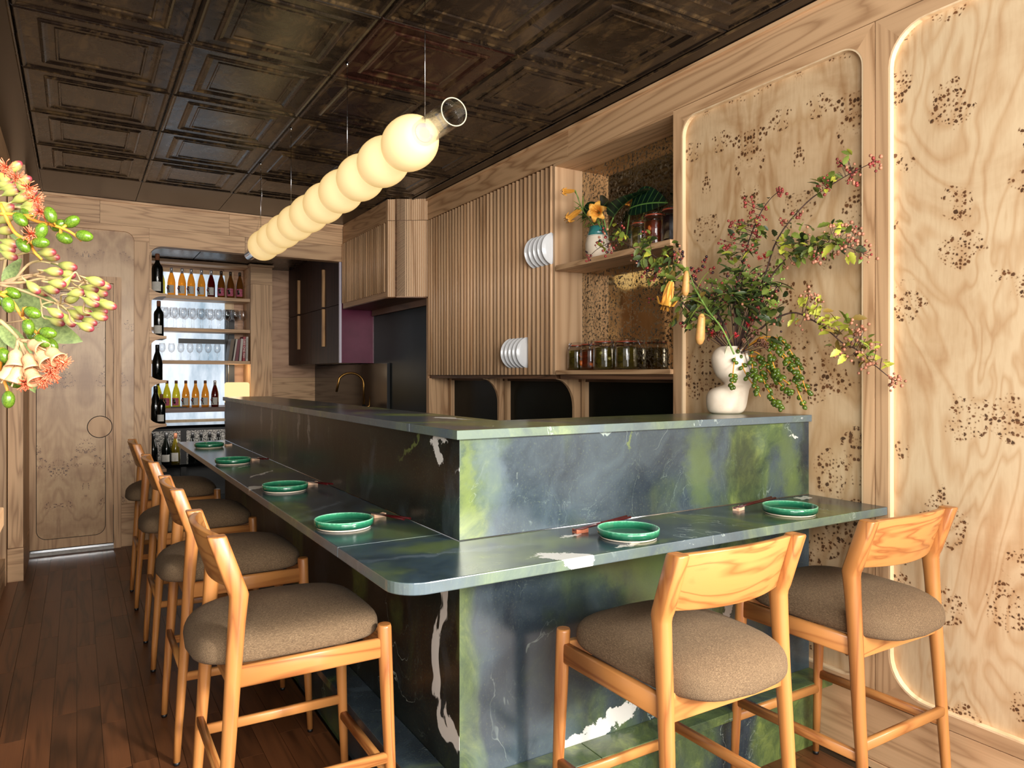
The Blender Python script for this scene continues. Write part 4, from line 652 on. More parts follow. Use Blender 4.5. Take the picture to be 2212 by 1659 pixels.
# ------------------------------------------------------------ bar stools
def rsec(c, w, d, tx=Vector((1, 0, 0)), ty=Vector((0, 1, 0)), n=12, e=3.0):
    c = Vector(c); out = []
    for i in range(n):
        a = 2*math.pi*i/n; ca, sa = math.cos(a), math.sin(a)
        out.append(c + tx * (abs(ca)**(2/e) * (1 if ca >= 0 else -1) * w/2) + ty * (abs(sa)**(2/e) * (1 if sa >= 0 else -1) * d/2))
    return out
def make_stool():
    # local frame: x toward the bar (0 = rear feet), y sideways, z up
    t = thing('bar_stool', 'x', 'bar stool')
    for s in (-1, 1):
        y = .203 * s
        m = MB()
        secs = [rsec((-.002, y*1.03, .012), .024, .024, e=2), rsec((.004, y*1.03, .12), .027, .027, e=2), rsec((.025, y*1.02, .42), .036, .036, e=2), rsec((.038, y, .62), .041, .039, e=2.1),
                rsec((.046, y, .74), .044, .040, e=2.3), rsec((.051, y, .805), .047, .040, e=2.8), rsec((.051, y, .816), .049, .040, e=3.2), rsec((.046, y, .83), .050, .040, e=4), rsec((-.001, y, .966), .047, .038, e=5), rsec((-.002, y, .970), .043, .034, e=5)]
        m.loft(secs); leg = obj('leg', m, 'teak_z', t, local=True)
        obj('glide', MB().lathe([(.010, 0), (.0115, .004), (.0115, .013)], 12, (-.002, y*1.03, 0)), 'black', leg, local=True)
        m = MB(); m.loft([rsec((.466, y*1.06, .012), .022, .022, e=2), rsec((.458, y*1.05, .2), .029, .029, e=2), rsec((.446, y*1.02, .5), .038, .038, e=2), rsec((.441, y, .664), .040, .040, e=2), rsec((.441, y, .671), .036, .036, e=2)])
        leg = obj('leg', m, 'teak_z', t, local=True)
        obj('glide', MB().lathe([(.009, 0), (.0105, .004), (.0105, .013)], 12, (.466, y*1.06, 0)), 'black', leg, local=True)
        obj('side_rail', MB().loft([rsec((.045, y, .607), .001, .001), rsec((.046, y, .607), .022, .055, Vector((0, 1, 0)), Vector((0, 0, 1)), e=6), rsec((.440, y, .607), .022, .055, Vector((0, 1, 0)), Vector((0, 0, 1)), e=6)], cap=True), 'teak_x', t, local=True)
        obj('side_stretcher', MB().loft([rsec((.022, y*1.02, .305), .020, .030, Vector((0, 1, 0)), Vector((0, 0, 1)), e=4), rsec((.452, y*1.045, .298), .020, .030, Vector((0, 1, 0)), Vector((0, 0, 1)), e=4)]), 'teak_x', t, local=True)
    # rear apron: top edge dips in the middle
    m = MB(); n = 12; top = [(-.195 + .39*i/n, .645 - .022*math.sin(math.pi*i/n)) for i in range(n + 1)]
    m.prism([(-.195, .575), (.195, .575)] + list(reversed(top)), .028, .052, 'x'); obj('rear_rail', m, 'teak_y', t, .002, local=True)
    obj('front_rail', MB().box(.432, -.19, .580, .452, .19, .635), 'teak_y', t, .002, local=True)
    obj('rear_stretcher', MB().loft([rsec((.015, -.2, .34), .020, .030, Vector((1, 0, 0)), Vector((0, 0, 1)), e=4), rsec((.015, .2, .34), .020, .030, Vector((1, 0, 0)), Vector((0, 0, 1)), e=4)]), 'teak_y', t, local=True)
    obj('footrest_rail', MB().loft([rsec((.456, -.205, .245), .024, .030, Vector((1, 0, 0)), Vector((0, 0, 1)), e=3.5), rsec((.456, .205, .245), .024, .030, Vector((1, 0, 0)), Vector((0, 0, 1)), e=3.5)]), 'teak_y', t, local=True)
    # curved backrest between the uprights
    m = MB(); secs = []; N = 16
    for i in range(N + 1):
        u = -1 + 2*i/N; y = u*.184; back = -.034*(1 - u*u); th = .017
        zb = .826 - .004*(1 - u*u); zt = .966 + .006*(1 - u*u)
        xb = .050 + back; xt = .004 + back
        ring = [(xb - th/2, y, zb), (xb + th/2, y, zb + .002), (xt + th/2 + .004, y, zt), (xt - th/2, y, zt)]
        secs.append([Vector(p) for p in ring])
    m.loft(secs); 
    me = m; bk = obj('backrest', me, 'teak_y', t, .003, local=True)
    # cushion: superellipsoid dome that bulges over the rear rail
    m = MB(); nu, nv = 40, 14; secs = []
    def sp(c, e): return math.copysign(abs(c)**e, c)
    for j in range(nv + 1):
        ph = R(-90 + 180*j/nv); ring = []
        for i in range(nu):
            a = 2*math.pi*i/nu; r_ = sp(math.cos(ph), .30 if ph > 0 else .10)
            x = sp(math.cos(a), .36)*r_; y = sp(math.sin(a), .36)*r_; z = sp(math.sin(ph), .80)
            X_ = .212 + x*.243; Y_ = y*.203
            if x < 0: Y_ *= 1 - .12*(-x)**3; X_ -= .020*(1 - y*y)*(-x)
            else: Y_ *= 1 - .10*x**4
            zz = z*(.052 if z > 0 else .026)
            dome = .034*max(0, 1 - x*x)*max(0, 1 - y*y)
            Z_ = .655 + zz + (dome if z > 0 else 0)
            if x < -.6: Z_ -= .012*((-x - .6)/.4)*(1 - y*y)
            ring.append(Vector((X_, Y_, Z_)))
        secs.append(ring)
    m.loft(secs); obj('seat_cushion', m, 'fabric', t, local=True)
    return t
stool0 = make_stool()
stools = [((.300, 2.115), 0, 'bar stool on the long side nearest the camera, its taupe seat lit by the window', 1),
 ((.302, 2.975), 0, 'second bar stool from the camera along the long left side of the bar', 1),
 ((.304, 3.905), 0, 'third bar stool from the camera along the long left side of the bar', 1),
 ((.300, 4.930), 0, 'last bar stool on the long left side, beside the wine bottle cubbies', 1),
 ((1.355, 1.180), 90, 'bar stool at the short front side, left one, under the plate near the bar corner', 2),
 ((2.075, 1.180), 90, 'bar stool at the short front side standing against the burl veneer wall', 2)]
for i, ((x, y), a, lab, g) in enumerate(stools):
    o = stool0 if i == 0 else copy_tree(stool0)
    o.location = (x, y, 0); o.rotation_euler = (0, 0, R(a)); o['label'] = lab
    o['group'] = 'teak bar stools with taupe seats around the bar'

# ------------------------------------------------------------ place settings
def bowl_plate():
    t = thing('green_plate', 'x', 'plate')
    prof = [(0, .004), (.070, .004), (.0835, .0065), (.0865, .012), (.0865, .0265), (.0845, .0275), (.0825, .0265), (.0815, .013), (.077, .0105), (0, .0095)]
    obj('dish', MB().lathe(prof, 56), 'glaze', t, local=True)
    obj('foot_ring', MB().lathe([(0, 0), (.076, 0), (.079, .002), (.079, .0048), (.0, .0048)], 48), 'cream', t, local=True)
    return t
plate0 = bowl_plate()
pl = [(.712, 4.839), (.685, 3.887), (.699, 2.865), (.680, 2.082), (1.317, 1.541), (1.996, 1.531)]
pn = ['farthest green plate on the left arm of the counter', 'green plate in front of the third stool from the camera on the long side', 'green plate in front of the second stool from the camera on the long side',
      'green plate in front of the nearest stool on the long side', 'green plate on the front counter nearer the bar corner', 'green plate on the front counter nearer the burl wall']
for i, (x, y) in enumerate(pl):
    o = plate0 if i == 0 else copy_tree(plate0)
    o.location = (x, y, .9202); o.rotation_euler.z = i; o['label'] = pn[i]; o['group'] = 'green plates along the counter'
def rest_mb():
    n = 8; top = [(-.021 + .042*i/n, .012 - .0035*math.sin(math.pi*i/n)) for i in range(n + 1)]
    return MB().prism([(-.021, 0), (.021, 0)] + list(reversed(top)), -.011, .011, 'y')
rest_me = rest_mb().mesh('chopstick_rest'); rest_me2 = rest_mb().mesh('chopstick_rest')
stick = MB().tube([(0, -.11, 0), (0, .11, 0)], [.0036, .0018], 6).mesh('chopstick')
rp = [(.834, 4.893, 20), (.812, 3.975, 10), (.833, 2.965, 5), (.822, 2.170, 8), (1.236, 1.655, 80), (1.895, 1.655, 95)]
near = ['the farthest plate on the left arm', 'the plate of the third stool from the camera', 'the plate of the second stool from the camera', 'the plate of the nearest stool', 'the front plate nearer the bar corner', 'the front plate nearer the burl wall']
for i, (x, y, a) in enumerate(rp):
    red = i == 4
    o = obj('chopstick_rest', rest_me2 if red else rest_me, 'rest_red' if red else 'rest', loc=(x, y, .9203)); o.rotation_euler.z = R(a if i < 4 else a - 80)
    tag(o, ('reddish' if red else 'pale peach') + ' chopstick rest beside ' + near[i], 'chopstick rest', 'chopstick rests on the counter')
    if i == 0: continue
    for k in range(2):
        if i < 4: L = (x - .004 + k*.012, y - .078, .9372); rz = 6 + 5*k
        else: L = (x + .082, y - .002 + k*.012, .9372); rz = 93 + 3*k
        c = obj('chopstick', stick, 'chopstick', loc=L); c.rotation_euler = (R(-3.6), 0, R(rz))
        tag(c, 'dark red chopstick, %s of two, beside %s' % (['outer', 'inner'][k], near[i]), 'chopstick', 'chopsticks on the rests')

# ------------------------------------------------------------ pendant of opal globes
pend = thing('globe_pendant_light', 'long pendant of ten glowing cream glass globes hung over the bar', 'pendant lamp', (1.04, 3.6, 2.22))
ys = [2.431 + .2655*i for i in range(10)]
gp = []
for i in range(19):
    u = -1 + i/9; gp.append((.0975*math.sqrt(max(0, 1 - abs(u)**2.2)) + .020*abs(u)**6, u*.131))
gme = None
FR = Matrix.Rotation(R(-90), 3, 'X')
gmesh = MB().lathe(gp, 40, frame=FR).mesh('glass_globe')
for y in ys: obj('glass_globe', gmesh, 'opal', pend, loc=(0, y - 3.6, 0))
for y in ys[:-1]:
    obj('glowing_neck', MB().lathe([(.024, -.008), (.031, 0), (.024, .008)], 24, (1.04, y + .1327, 2.22), frame=FR), 'opal_neck', pend)
obj('clear_tube', MB().lathe([(.0455, -.30), (.0455, 0), (.0435, 0), (.0435, -.30), (.0455, -.30)], 40, (1.04, 2.37, 2.222), frame=FR, cap=False), 'glass', pend)
obj('tube_rim', MB().lathe([(.0458, -.0012), (.0464, .0), (.0458, .0012), (.0434, .0012), (.0429, 0), (.0434, -.0012), (.0458, -.0012)], 40, (1.04, 2.07, 2.222), frame=FR, cap=False), 'opal_neck', pend)
obj('frosted_disc', MB().lathe([(0, 0), (.033, 0), (.034, .003), (0, .004)], 32, (1.04, 2.30, 2.222), frame=FR), 'frost_disc', pend)
obj('chrome_end', MB().lathe([(0, -.20), (.036, -.20), (.038, -.19), (.038, .01), (0, .01)], 32, (1.04, 5.25, 2.222), frame=FR), 'steel', pend)
for y in (2.296, 3.138, 4.126, 4.912):
    z1 = 2.26 if y > 2.3 else 2.258
    c = obj('cable', MB().tube([(1.04, y, z1), (1.04, y, CZ)], .0013, 6), 'steel', pend)
    obj('ceiling_anchor', MB().lathe([(0, -.018), (.004, -.018), (.006, -.01), (.009, 0)], 12, (1.04, y, CZ)), 'steel', c)
obj('power_cord', MB().tube([(1.043, 4.915, CZ), (1.045, 4.915, 2.66), (1.050, 4.92, 2.55), (1.047, 4.95, 2.45), (1.042, 5.05, 2.35), (1.04, 5.12, 2.255)], .0028, 6), 'glass', pend)

# ------------------------------------------------------------ slatted wall cabinet
sc = thing('slatted_wall_cabinet', 'wide wall cabinet with vertical oak slats beside the shelf niche', 'cabinet', (2.385, 4.33, 1.375))
obj('carcass', MB().box(2.408, 3.452, 1.376, 2.58, 5.208, 2.606), 'dark_paint', sc)
sl = MB().loft([rsec((0, 0, -.613), .038, .025, e=2.3), rsec((0, 0, .612), .038, .025, e=2.3)]).mesh('slat')
for i in range(37): obj('slat', sl, 'oak_slat', sc, loc=(.0075, 3.476 + .0474*i - 4.33, .615))
obj('bottom_rail', MB().box(2.40, 3.452, 1.352, 2.575, 5.208, 1.3745), 'oak_dark_y', sc)
for nm, yy in (('bracket', 4.32), ('bracket', 3.432)):
    q = [(2.40, 1.351)] + [(2.40 + .12*(1 - math.cos(R(a))) , 1.351 - .16*math.sin(R(a)) ) for a in range(10, 91, 10)]
    q = [(2.385 + .135*math.sin(R(a)), 1.351 - .17*(1 - math.cos(R(a)))) for a in range(0, 91, 10)] + [(2.52, .905), (2.575, .905), (2.575, 1.351)]
    obj(nm, MB().prism(q, yy, yy + .022, 'y'), 'oak_z', sc)
obj('end_post', MB().box(2.386, 5.19, .905, 2.575, 5.21, 1.351), 'oak_z', sc)
# deep lower recess
obj('dark_panel', MB().box(2.576, 2.44, .9, 2.62, 5.30, 1.40), 'black_green', wr)
obj('recess_stile', MB().box(2.545, 5.12, .9, 2.576, 5.15, 1.35).box(2.545, 4.255, .9, 2.576, 4.285, 1.35).box(2.545, 3.365, .9, 2.576, 3.395, 1.35), 'oak_z', wr)
obj('recess_head', MB().box(2.55, 2.465, 1.335, 2.576, 5.2, 1.351), 'oak_dark_y', wr)

# half plates pushed between the slats
hp = []
for i in range(13):
    a = R(-90 + 180*i/12)
hpm = {}
def half_plate():
    m = MB(); prof = [(0, .003), (.055, .003), (.075, .006), (.098, .0145), (.0995, .016), (.0985, .0175), (.074, .0095), (.055, .006), (0, .006)]
    # only the part of the plate that sticks out (x < -.03): build fan of lathe about the y axis
    n = 40
    k = 0
    for r_, h in prof:
        for j in range(n + 1):
            th = R(90 + 180*j/n); m.v.append((r_*math.cos(th), h, r_*math.sin(th)))
    for i in range(len(prof) - 1):
        for j in range(n):
            a = i*(n+1) + j; m.f.append((a, a+1, a+n+2, a+n+1)); m.sm.append(True)
    return m.mesh('wall_plate')
hpme = half_plate()
for grp, (y0, z0, xc) in enumerate([(3.452, 2.118, 2.409), (3.7345, 1.515, 2.409)]):
    for k in range(5):
        o = obj('wall_plate', hpme, 'plate_white', loc=(xc, y0 + .0474*k, z0))
        tag(o, '%s from the right of the five white plates slotted into the %s slats' % (['first', 'second', 'third', 'fourth', 'fifth'][k], ['upper right', 'lower'][grp]), 'plate', ['white plates in the upper slats', 'white plates in the lower slats'][grp])

# ------------------------------------------------------------ niche with antique mirror and shelves
obj('niche_side', MB().box(WX, 3.432, 1.376, 2.578, 3.450, 2.606), 'oak_lit', wr)  # same oak as the frames, bright light put into its paler tone
obj('niche_soffit', MB().box(WX, 2.466, 2.590, 2.578, 3.431, 2.608), 'oak_y', wr)
obj('niche_side', MB().box(WX + .03, 2.445, .9, 2.60, 2.4645, 2.606), 'oak_z', wr)
mir = thing('antique_mirror', 'speckled antique mirror lining the back of the shelf niche', 'mirror', (2.578, 2.95, 1.4))
for z0, z1 in ((1.402, 1.985), (1.987, 2.589)):
    for y0, y1 in ((2.466, 2.98), (2.982, 3.431)): obj('mirror_panel', MB().box(2.578, y0, z0, 2.60, y1, z1), 'mirror', mir)
us = thing('upper_niche_shelf', 'upper oak shelf of the niche carrying the lily vase', 'shelf', (2.365, 2.93, 1.975))
obj('board', MB().box(2.362, 2.466, 1.978, 2.5775, 3.400, 2.008), 'oak_y', us, .002)
ls = thing('lower_niche_shelf', 'lower oak shelf of the niche carrying the pickle jars', 'shelf', (2.365, 2.93, 1.355))
obj('board', MB().box(2.362, 2.466, 1.378, 2.5775, 3.400, 1.4015), 'oak_y', ls, .002)
obj('under_board', MB().box(2.385, 2.466, 1.352, 2.5775, 3.385, 1.3775), 'oak_dark_y', ls)

# ------------------------------------------------------------ hood cabinet
hc = thing('hood_cabinet', 'oak cabinet projecting over the cooking alcove with slatted front and fluted side', 'cabinet', (2.25, 5.9, 2.0))
obj('carcass', MB().prism([(2.135, BY - .01), (2.135, 5.42), (2.175, 5.345), (2.36, 5.24), (2.41, 5.24), (2.41, BY - .01)], 2.004, CZ - .002, 'z'), 'oak_dark_y', hc)
obj('slat_backing', MB().box(2.131, 5.432, 2.046, 2.1347, BY - .012, 2.601), 'dark_paint', hc)
obj('header_board', MB().box(2.12, 5.43, 2.602, 2.1345, BY - .01, CZ - .002), 'oak_y', hc)
obj('lower_rail', MB().box(2.12, 5.43, 2.0, 2.1345, BY - .01, 2.045), 'oak_y', hc)
sl2 = MB().loft([rsec((0, 0, -.276), .024, .023, e=2.3), rsec((0, 0, .276), .024, .023, e=2.3)]).mesh('slat')
for i in range(24): obj('slat', sl2, 'oak_slat', hc, loc=(2.1205 - 2.25, 5.464 + .0455*i - 5.9, .322))
def fluted(z0, z1):
    m = MB(); P0, P1 = Vector((2.118, 5.40, 0)), Vector((2.40, 5.20, 0)); n = 20; d = (P1 - P0)/n; nrm = Vector((d.y, -d.x, 0)).normalized()
    if nrm.y > 0: nrm = -nrm
    pts = [(2.118, 5.43)]
    for i in range(n):
        for u, h in ((.0, .0), (.15, .004), (.5, .006), (.85, .004)):
            p = P0 + d*(i + u) + nrm*h; pts.append((p.x, p.y))
    pts += [(P1.x, P1.y), (2.41, 5.235), (2.36, 5.24), (2.175, 5.345), (2.134, 5.43)]
    return m.prism(pts, z0, z1, 'z')
obj('fluted_side', fluted(2.0, 2.606), 'oak_lit', hc)
obj('fluted_side', fluted(2.610, CZ - .001), 'oak_lit', hc)
obj('underside', MB().prism([(2.12, BY - .01), (2.12, 5.43), (2.17, 5.34), (2.36, 5.235), (2.41, 5.235), (2.41, BY - .01)], 1.992, 2.0, 'z'), 'oak_dark_y', hc)
# alcove below the hood
obj('alcove_panel', MB().box(2.43, 5.25, .9, 2.46, BY + .03, 1.99), 'brushed_green', wr)
obj('alcove_rail', MB().box(2.405, 5.24, 1.94, 2.43, BY, 1.992), 'oak_dark_y', wr)
q = [(5.24, 1.94), (5.30, 1.94), (5.275, 1.935), (5.262, 1.92), (5.256, 1.90), (5.256, .9), (5.24, .9)]
obj('alcove_stile', MB().prism(list(reversed(q)), 2.405, 2.43, 'x'), 'oak_z', wr)
obj('alcove_return', MB().box(2.386, 5.212, .9, 2.46, 5.24, 1.99), 'oak_z', wr)
obj('splash_panel', MB().box(2.405, 6.14, .9, 2.429, 8.44, 1.487), 'splash', wr)
obj('splash_edge', MB().box(2.404, 6.132, .9, 2.43, 6.139, 1.487), 'black', wr)

# lacquered cabinets in the annex
lc = thing('lacquered_wall_cabinet', 'dark smoked wall cabinet with magenta end panel and long brass pulls', 'cabinet', (2.26, 7.5, 1.49))
obj('end_panel', MB().box(2.118, 6.555, 1.492, 2.429, 6.575, 2.43), 'magenta', lc)
obj('end_panel', MB().box(2.429, 6.54, 1.492, 2.47, 6.575, 2.43), 'magenta', lc)
obj('edge_strip', MB().box(2.096, 6.553, 1.492, 2.1175, 6.575, 2.47), 'white_strip', lc)
obj('carcass', MB().box(2.118, 6.576, 1.492, 2.429, 8.437, 2.598), 'maroon', lc)
for y0, y1, hy in ((6.58, 7.505, 7.03), (7.51, 8.435, 7.95)):
    for z0, z1 in ((1.494, 2.038), (2.043, 2.596)):
        d = obj('door', MB().box(2.100, y0, z0, 2.1175, y1, z1), 'dark_wood', lc)
        zz = (1.66, 2.03) if z0 < 2 else (2.05, 2.42)
        obj('pull', MB().box(2.072, hy - .016, zz[0], 2.0995, hy + .016, zz[1]), 'pull_wood', d, .002)

# kitchen worktop, sink tap
kw = thing('kitchen_worktop', 'dark worktop behind the bar along the right wall', 'worktop', (2.1, 4.4, 0))
obj('slab', MB().box(1.80, 2.46, .87, 2.385, 6.1, .90), 'splash', kw)
obj('base_cabinet', MB().box(1.83, 2.48, 0, 2.38, 6.08, .8695), 'black', kw)
tp = thing('kitchen_tap', 'brass gooseneck tap with black base standing behind the bar', 'tap', (2.10, 5.9, .90))
spt = [(2.10, 5.9, 1.12), (2.10, 5.9, 1.30)] + [(2.10 - .115 + .115*math.cos(R(a)), 5.9, 1.30 + .095*math.sin(R(a))) for a in range(15, 151, 15)] + [(1.862, 5.9, 1.235)]
obj('spout', MB().tube(spt, .010, 12), 'brass', tp)
obj('base', MB().lathe([(.026, 0), (.024, .01), (.019, .02), (.017, .225), (.0, .225)], 20, (2.10, 5.9, .90)), 'black', tp)
obj('lever', MB().tube([(2.12, 5.9, 1.10), (2.15, 5.9, 1.11), (2.155, 5.9, 1.19)], [.008, .006, .004], 10), 'brass', tp)
# ------------------------------------------------------------ shelving at the back
def shelf(name, label, x0, y0, z0, x1, y1, z1, mat):
    t = thing(name, label, 'shelf', ((x0 + x1)/2, (y0 + y1)/2, z0)); obj('board', MB().box(x0, y0, z0, x1, y1, z1), mat, t, .002); return t
shelf('back_shelf', 'topmost oak shelf board above the upper wine bottles, under the annex ceiling', .41, 8.14, 2.545, 1.59, 8.38, 2.578, 'oak_x')
shelf('back_shelf', 'oak shelf carrying the upper row of wine bottles', .41, 8.05, 2.165, 1.595, 8.34, 2.200, 'oak_x')
shelf('back_shelf', 'oak shelf carrying the large wine glasses', .41, 8.05, 1.83, 1.595, 8.34, 1.865, 'oak_x')
shelf('back_shelf', 'oak shelf carrying small glasses and the books', .41, 8.05, 1.495, 1.595, 8.34, 1.53, 'oak_x')
shelf('back_shelf', 'dark walnut shelf carrying the lower row of wine bottles and a lamp', .60, 7.80, 1.005, 1.75, 8.34, 1.052, 'walnut_x')
post = thing('oak_pillar', 'oak clad pillar at the right end of the back shelves', 'pillar', (1.71, 8.15, 0))
obj('shaft', MB().box(1.60, 8.05, 0, 1.825, 8.43, 2.36), 'oak_z', post)
obj('capital', MB().box(1.60, 8.05, 2.362, 1.825, 8.43, 2.55), 'oak_x', post)
obj('crown', MB().box(1.585, 8.03, 2.552, 1.84, 8.43, 2.575), 'oak_x', post)
bc = thing('black_back_counter', 'glossy black counter with bottle storage under the back shelves', 'counter', (1.2, 7.8, 0))
obj('top', MB().box(.45, 7.55, .865, 1.95, 8.04, .892), 'black_gloss', bc, .003)
obj('lip', MB().box(.47, 7.57, .84, 1.95, 7.60, .8645), 'black', bc)
obj('post', MB().box(.86, 7.58, .0, .91, 7.62, .84), 'black', bc); obj('post', MB().box(.45, 7.58, .0, .48, 7.62, .84), 'black', bc)
obj('bottle_shelf', MB().box(.48, 7.56, .49, 1.95, 8.04, .515), 'black_gloss', bc)
obj('bottle_shelf', MB().box(.48, 7.56, .10, 1.95, 8.04, .125), 'black_gloss', bc)
obj('back_sheet', MB().box(.48, 8.03, .126, 1.95, 8.045, .489), 'black', bc)

dl = bpy.data.lights.new('under_counter_fill', 'AREA'); dl.shape = 'RECTANGLE'; dl.size = .9; dl.size_y = .05; dl.energy = 2.2; dl.color = (1, .93, .85)  # added area light, brightens the terrazzo under the black counter
dlo = bpy.data.objects.new('under_counter_fill', dl); COL.objects.link(dlo); dlo.location = (1.1, 7.62, .83); dlo.rotation_euler = (R(38), 0, 0)

# scalloped bottle cubbies in the left jamb of the opening
cb = thing('bottle_cubbies', 'scalloped oak bottle cubbies in the left jamb of the back opening', 'shelf unit', (.53, 6.6, 0))
obj('jamb_board', MB().box(.5045, BY + .10, 0, .53, 7.4, 2.58), 'oak_z', cb)
zs = [2.05, 1.70, 1.335, .975, .60]
for z in zs:
    f = MB(); r_ = .062; xr = .505
    up = [(xr + .10*(1 - math.cos(R(a))) , z + .07*(1 - math.sin(R(a)))) for a in range(0, 91, 15)]
    dn = [(xr + .10*(1 - math.cos(R(a))) , z - .024 - .085*(1 - math.sin(R(a)))) for a in range(0, 91, 15)]
    f.prism([(xr, z + .07)] + up[1:] + [(xr + .128, z), (xr + .128, z - .022)] + list(reversed(dn)), BY, BY + .018, 'y')
    obj('scallop', f, 'oak_x', cb)
    obj('cubby_shelf', MB().box(.531, BY + .0185, z - .022, .633, BY + .36, z), 'oak_x', cb)

# ------------------------------------------------------------ bottles
TXT = {}
def text_mesh(body, size, name='letter', bold=0.0):
    cu = bpy.data.curves.new(name, 'FONT'); cu.body = body; cu.size = size; cu.align_x = 'CENTER'; cu.align_y = 'CENTER'; cu.extrude = .0002; cu.offset = bold
    o = bpy.data.objects.new(name, cu); COL.objects.link(o)
    bpy.context.view_layer.update(); me = bpy.data.meshes.new_from_object(o.evaluated_get(bpy.context.evaluated_depsgraph_get()))
    bpy.data.objects.remove(o, do_unlink=True); return me
Rm = text_mesh('R', .085, 'letter_r', .001)
def label_arc(r, z0, z1, a0, a1, n=10, off=.0006):
    m = MB(); k = 0
    for i in range(n + 1):
        a = R(a0 + (a1 - a0)*i/n); m.v.append(((r+off)*math.cos(a), (r+off)*math.sin(a), z0)); m.v.append(((r+off)*math.cos(a), (r+off)*math.sin(a), z1))
    for i in range(n): m.f.append((2*i, 2*i+2, 2*i+3, 2*i+1)); m.sm.append(True)
    return m
BURG = [(0, .001), (.036, 0), (.040, .004), (.040, .135), (.036, .165), (.026, .205), (.0165, .235), (.0145, .25), (.0145, .292), (0, .292)]
BORD = [(0, .001), (.035, 0), (.038, .004), (.038, .185), (.034, .205), (.020, .225), (.0145, .24), (.0142, .295), (0, .295)]
CHAM = [(0, .001), (.041, 0), (.044, .005), (.044, .13), (.040, .165), (.026, .215), (.017, .25), (.0155, .285), (.0165, .30), (0, .305)]
def make_bottle(mat, prof, cap, label, cap_z=.24, face=-120):
    t = thing('wine_bottle', 'x', 'bottle')
    obj('glass', MB().lathe(prof, 20), mat, t, local=True)
    top = prof[-1][1]; rc = prof[-2][0] + .0012
    obj('capsule', MB().lathe([(rc, cap_z), (rc, top - .004), (rc - .002, top + .003), (0, top + .003)], 16), cap, t, local=True)
    rb = prof[2][0]
    if label:
        a0, a1 = face - 62, face + 62
        lb = obj('label', label_arc(rb, .022, .105 if label != 'dark' else .09, a0, a1), {'r': 'paper_white', 'face': 'paper_pink', 'plain': 'paper_white', 'dark': 'paper_white'}[label], t, local=True)
        fa = R(face - 20)
        if label == 'r':
            o = obj('letter', Rm, 'ink', lb); o.scale = (.75, 1.25, 1); 
            d = Vector((math.cos(fa), math.sin(fa), 0)); o.location = d*(rb + .0035) + Vector((0, 0, .062)); o.rotation_euler = (R(90), 0, fa + R(90))
            o = obj('red_figure', MB().lathe([(0, -.0003), (.009, -.0003), (.009, .0003), (0, .0003)], 10), 'ink_red', lb, local=True)
            o.scale = (1, 1.6, 1); o.location = d*(rb + .004) + Vector((0, 0, .078)) - Vector((-math.sin(fa), math.cos(fa), 0))*.012; o.rotation_euler = (R(90), 0, fa + R(90))
        if label == 'face':
            fa = R(face); d = Vector((math.cos(fa), math.sin(fa), 0))
            for nm, sx, sy, dx, dz, mt, off in (('printed_head', .013, .020, 0, .060, 'paper_white', .0022), ('printed_hat', .017, .010, -.001, .083, 'paper_white', .0024), ('printed_shadow', .006, .012, .007, .055, 'ink', .0028)):
                o = obj(nm, MB().lathe([(0, -.0003), (1, -.0003), (1, .0003), (0, .0003)], 14), mt, lb, local=True)
                o.scale = (sx, sy, 1); o.location = d*(rb + off) + Vector((0, 0, dz)) + Vector((-math.sin(fa), math.cos(fa), 0))*dx; o.rotation_euler = (R(90), 0, fa + R(90))
    return t
B = {'yellow': make_bottle('w_yellow', BURG, 'w_olive', 'plain'), 'amber_r': make_bottle('w_amber', BURG, 'foil_white', 'r'), 'red_r': make_bottle('w_red', BURG, 'foil_white', 'r'),
     'tan_face': make_bottle('w_tan', BURG, 'foil_brown', 'face', .25), 'yellow_face': make_bottle('w_yellow', BURG, 'cork', 'face', .262), 'amber2_r': make_bottle('w_amber', BURG, 'cork', 'r', .262),
     'dark': make_bottle('w_dark', BORD, 'cork', 'dark', .25), 'dark_plain': make_bottle('w_dark', BURG, 'black', None), 'champ': make_bottle('w_dark', CHAM, 'black', 'dark', .21), 'olive': make_bottle('w_olive', BURG, 'cork', 'plain')}
usedB = set()
def put(kind, loc, label, group, sc=1.0, rz=0):
    src = B[kind]; o = src if kind not in usedB else copy_tree(src); usedB.add(kind)
    o.location = loc; o.scale = (sc, sc, sc); o.rotation_euler.z = R(rz); o['label'] = label; o['group'] = group
    return o
row = [('yellow', .735), ('amber_r', .833), ('amber_r', .933), ('amber_r', 1.021), ('amber_r', 1.12), ('red_r', 1.215), ('tan_face', 1.315), ('tan_face', 1.408), ('tan_face', 1.503)]
desc = {'yellow': 'pale yellow wine bottle at the left end', 'red_r': 'dark red wine bottle with letter label, between amber and pink-labelled ones'}
cnt = {}
for k, x in row:
    cnt[k] = cnt.get(k, 0) + 1
    d = desc.get(k) or ('%s amber wine bottle with silver neck from the left' % ORD[cnt[k]] if k == 'amber_r' else '%s brown wine bottle with pink portrait label from the left' % ORD[cnt[k]])
    put(k, (x, 8.13, 2.2005), d + ', upper bottle shelf', 'wine bottles on the upper shelf', .97)
row2 = [('yellow', .69), ('yellow_face', .771), ('yellow_face', .855), ('amber2_r', .944), ('amber2_r', 1.035), ('amber2_r', 1.127), ('red_r', 1.22)]
cnt = {}
for k, x in row2:
    cnt[k] = cnt.get(k, 0) + 1
    d = {'yellow': 'yellow bottle at the far left', 'yellow_face': '%s yellow bottle with dark pink portrait label' % ORD[cnt[k]], 'amber2_r': '%s amber bottle with letter label' % ORD[cnt[k]], 'red_r': 'deep red bottle at the right end'}[k]
    put(k, (x, 7.92, 1.0525), d + ' on the walnut shelf', 'wine bottles on the walnut shelf', .92)
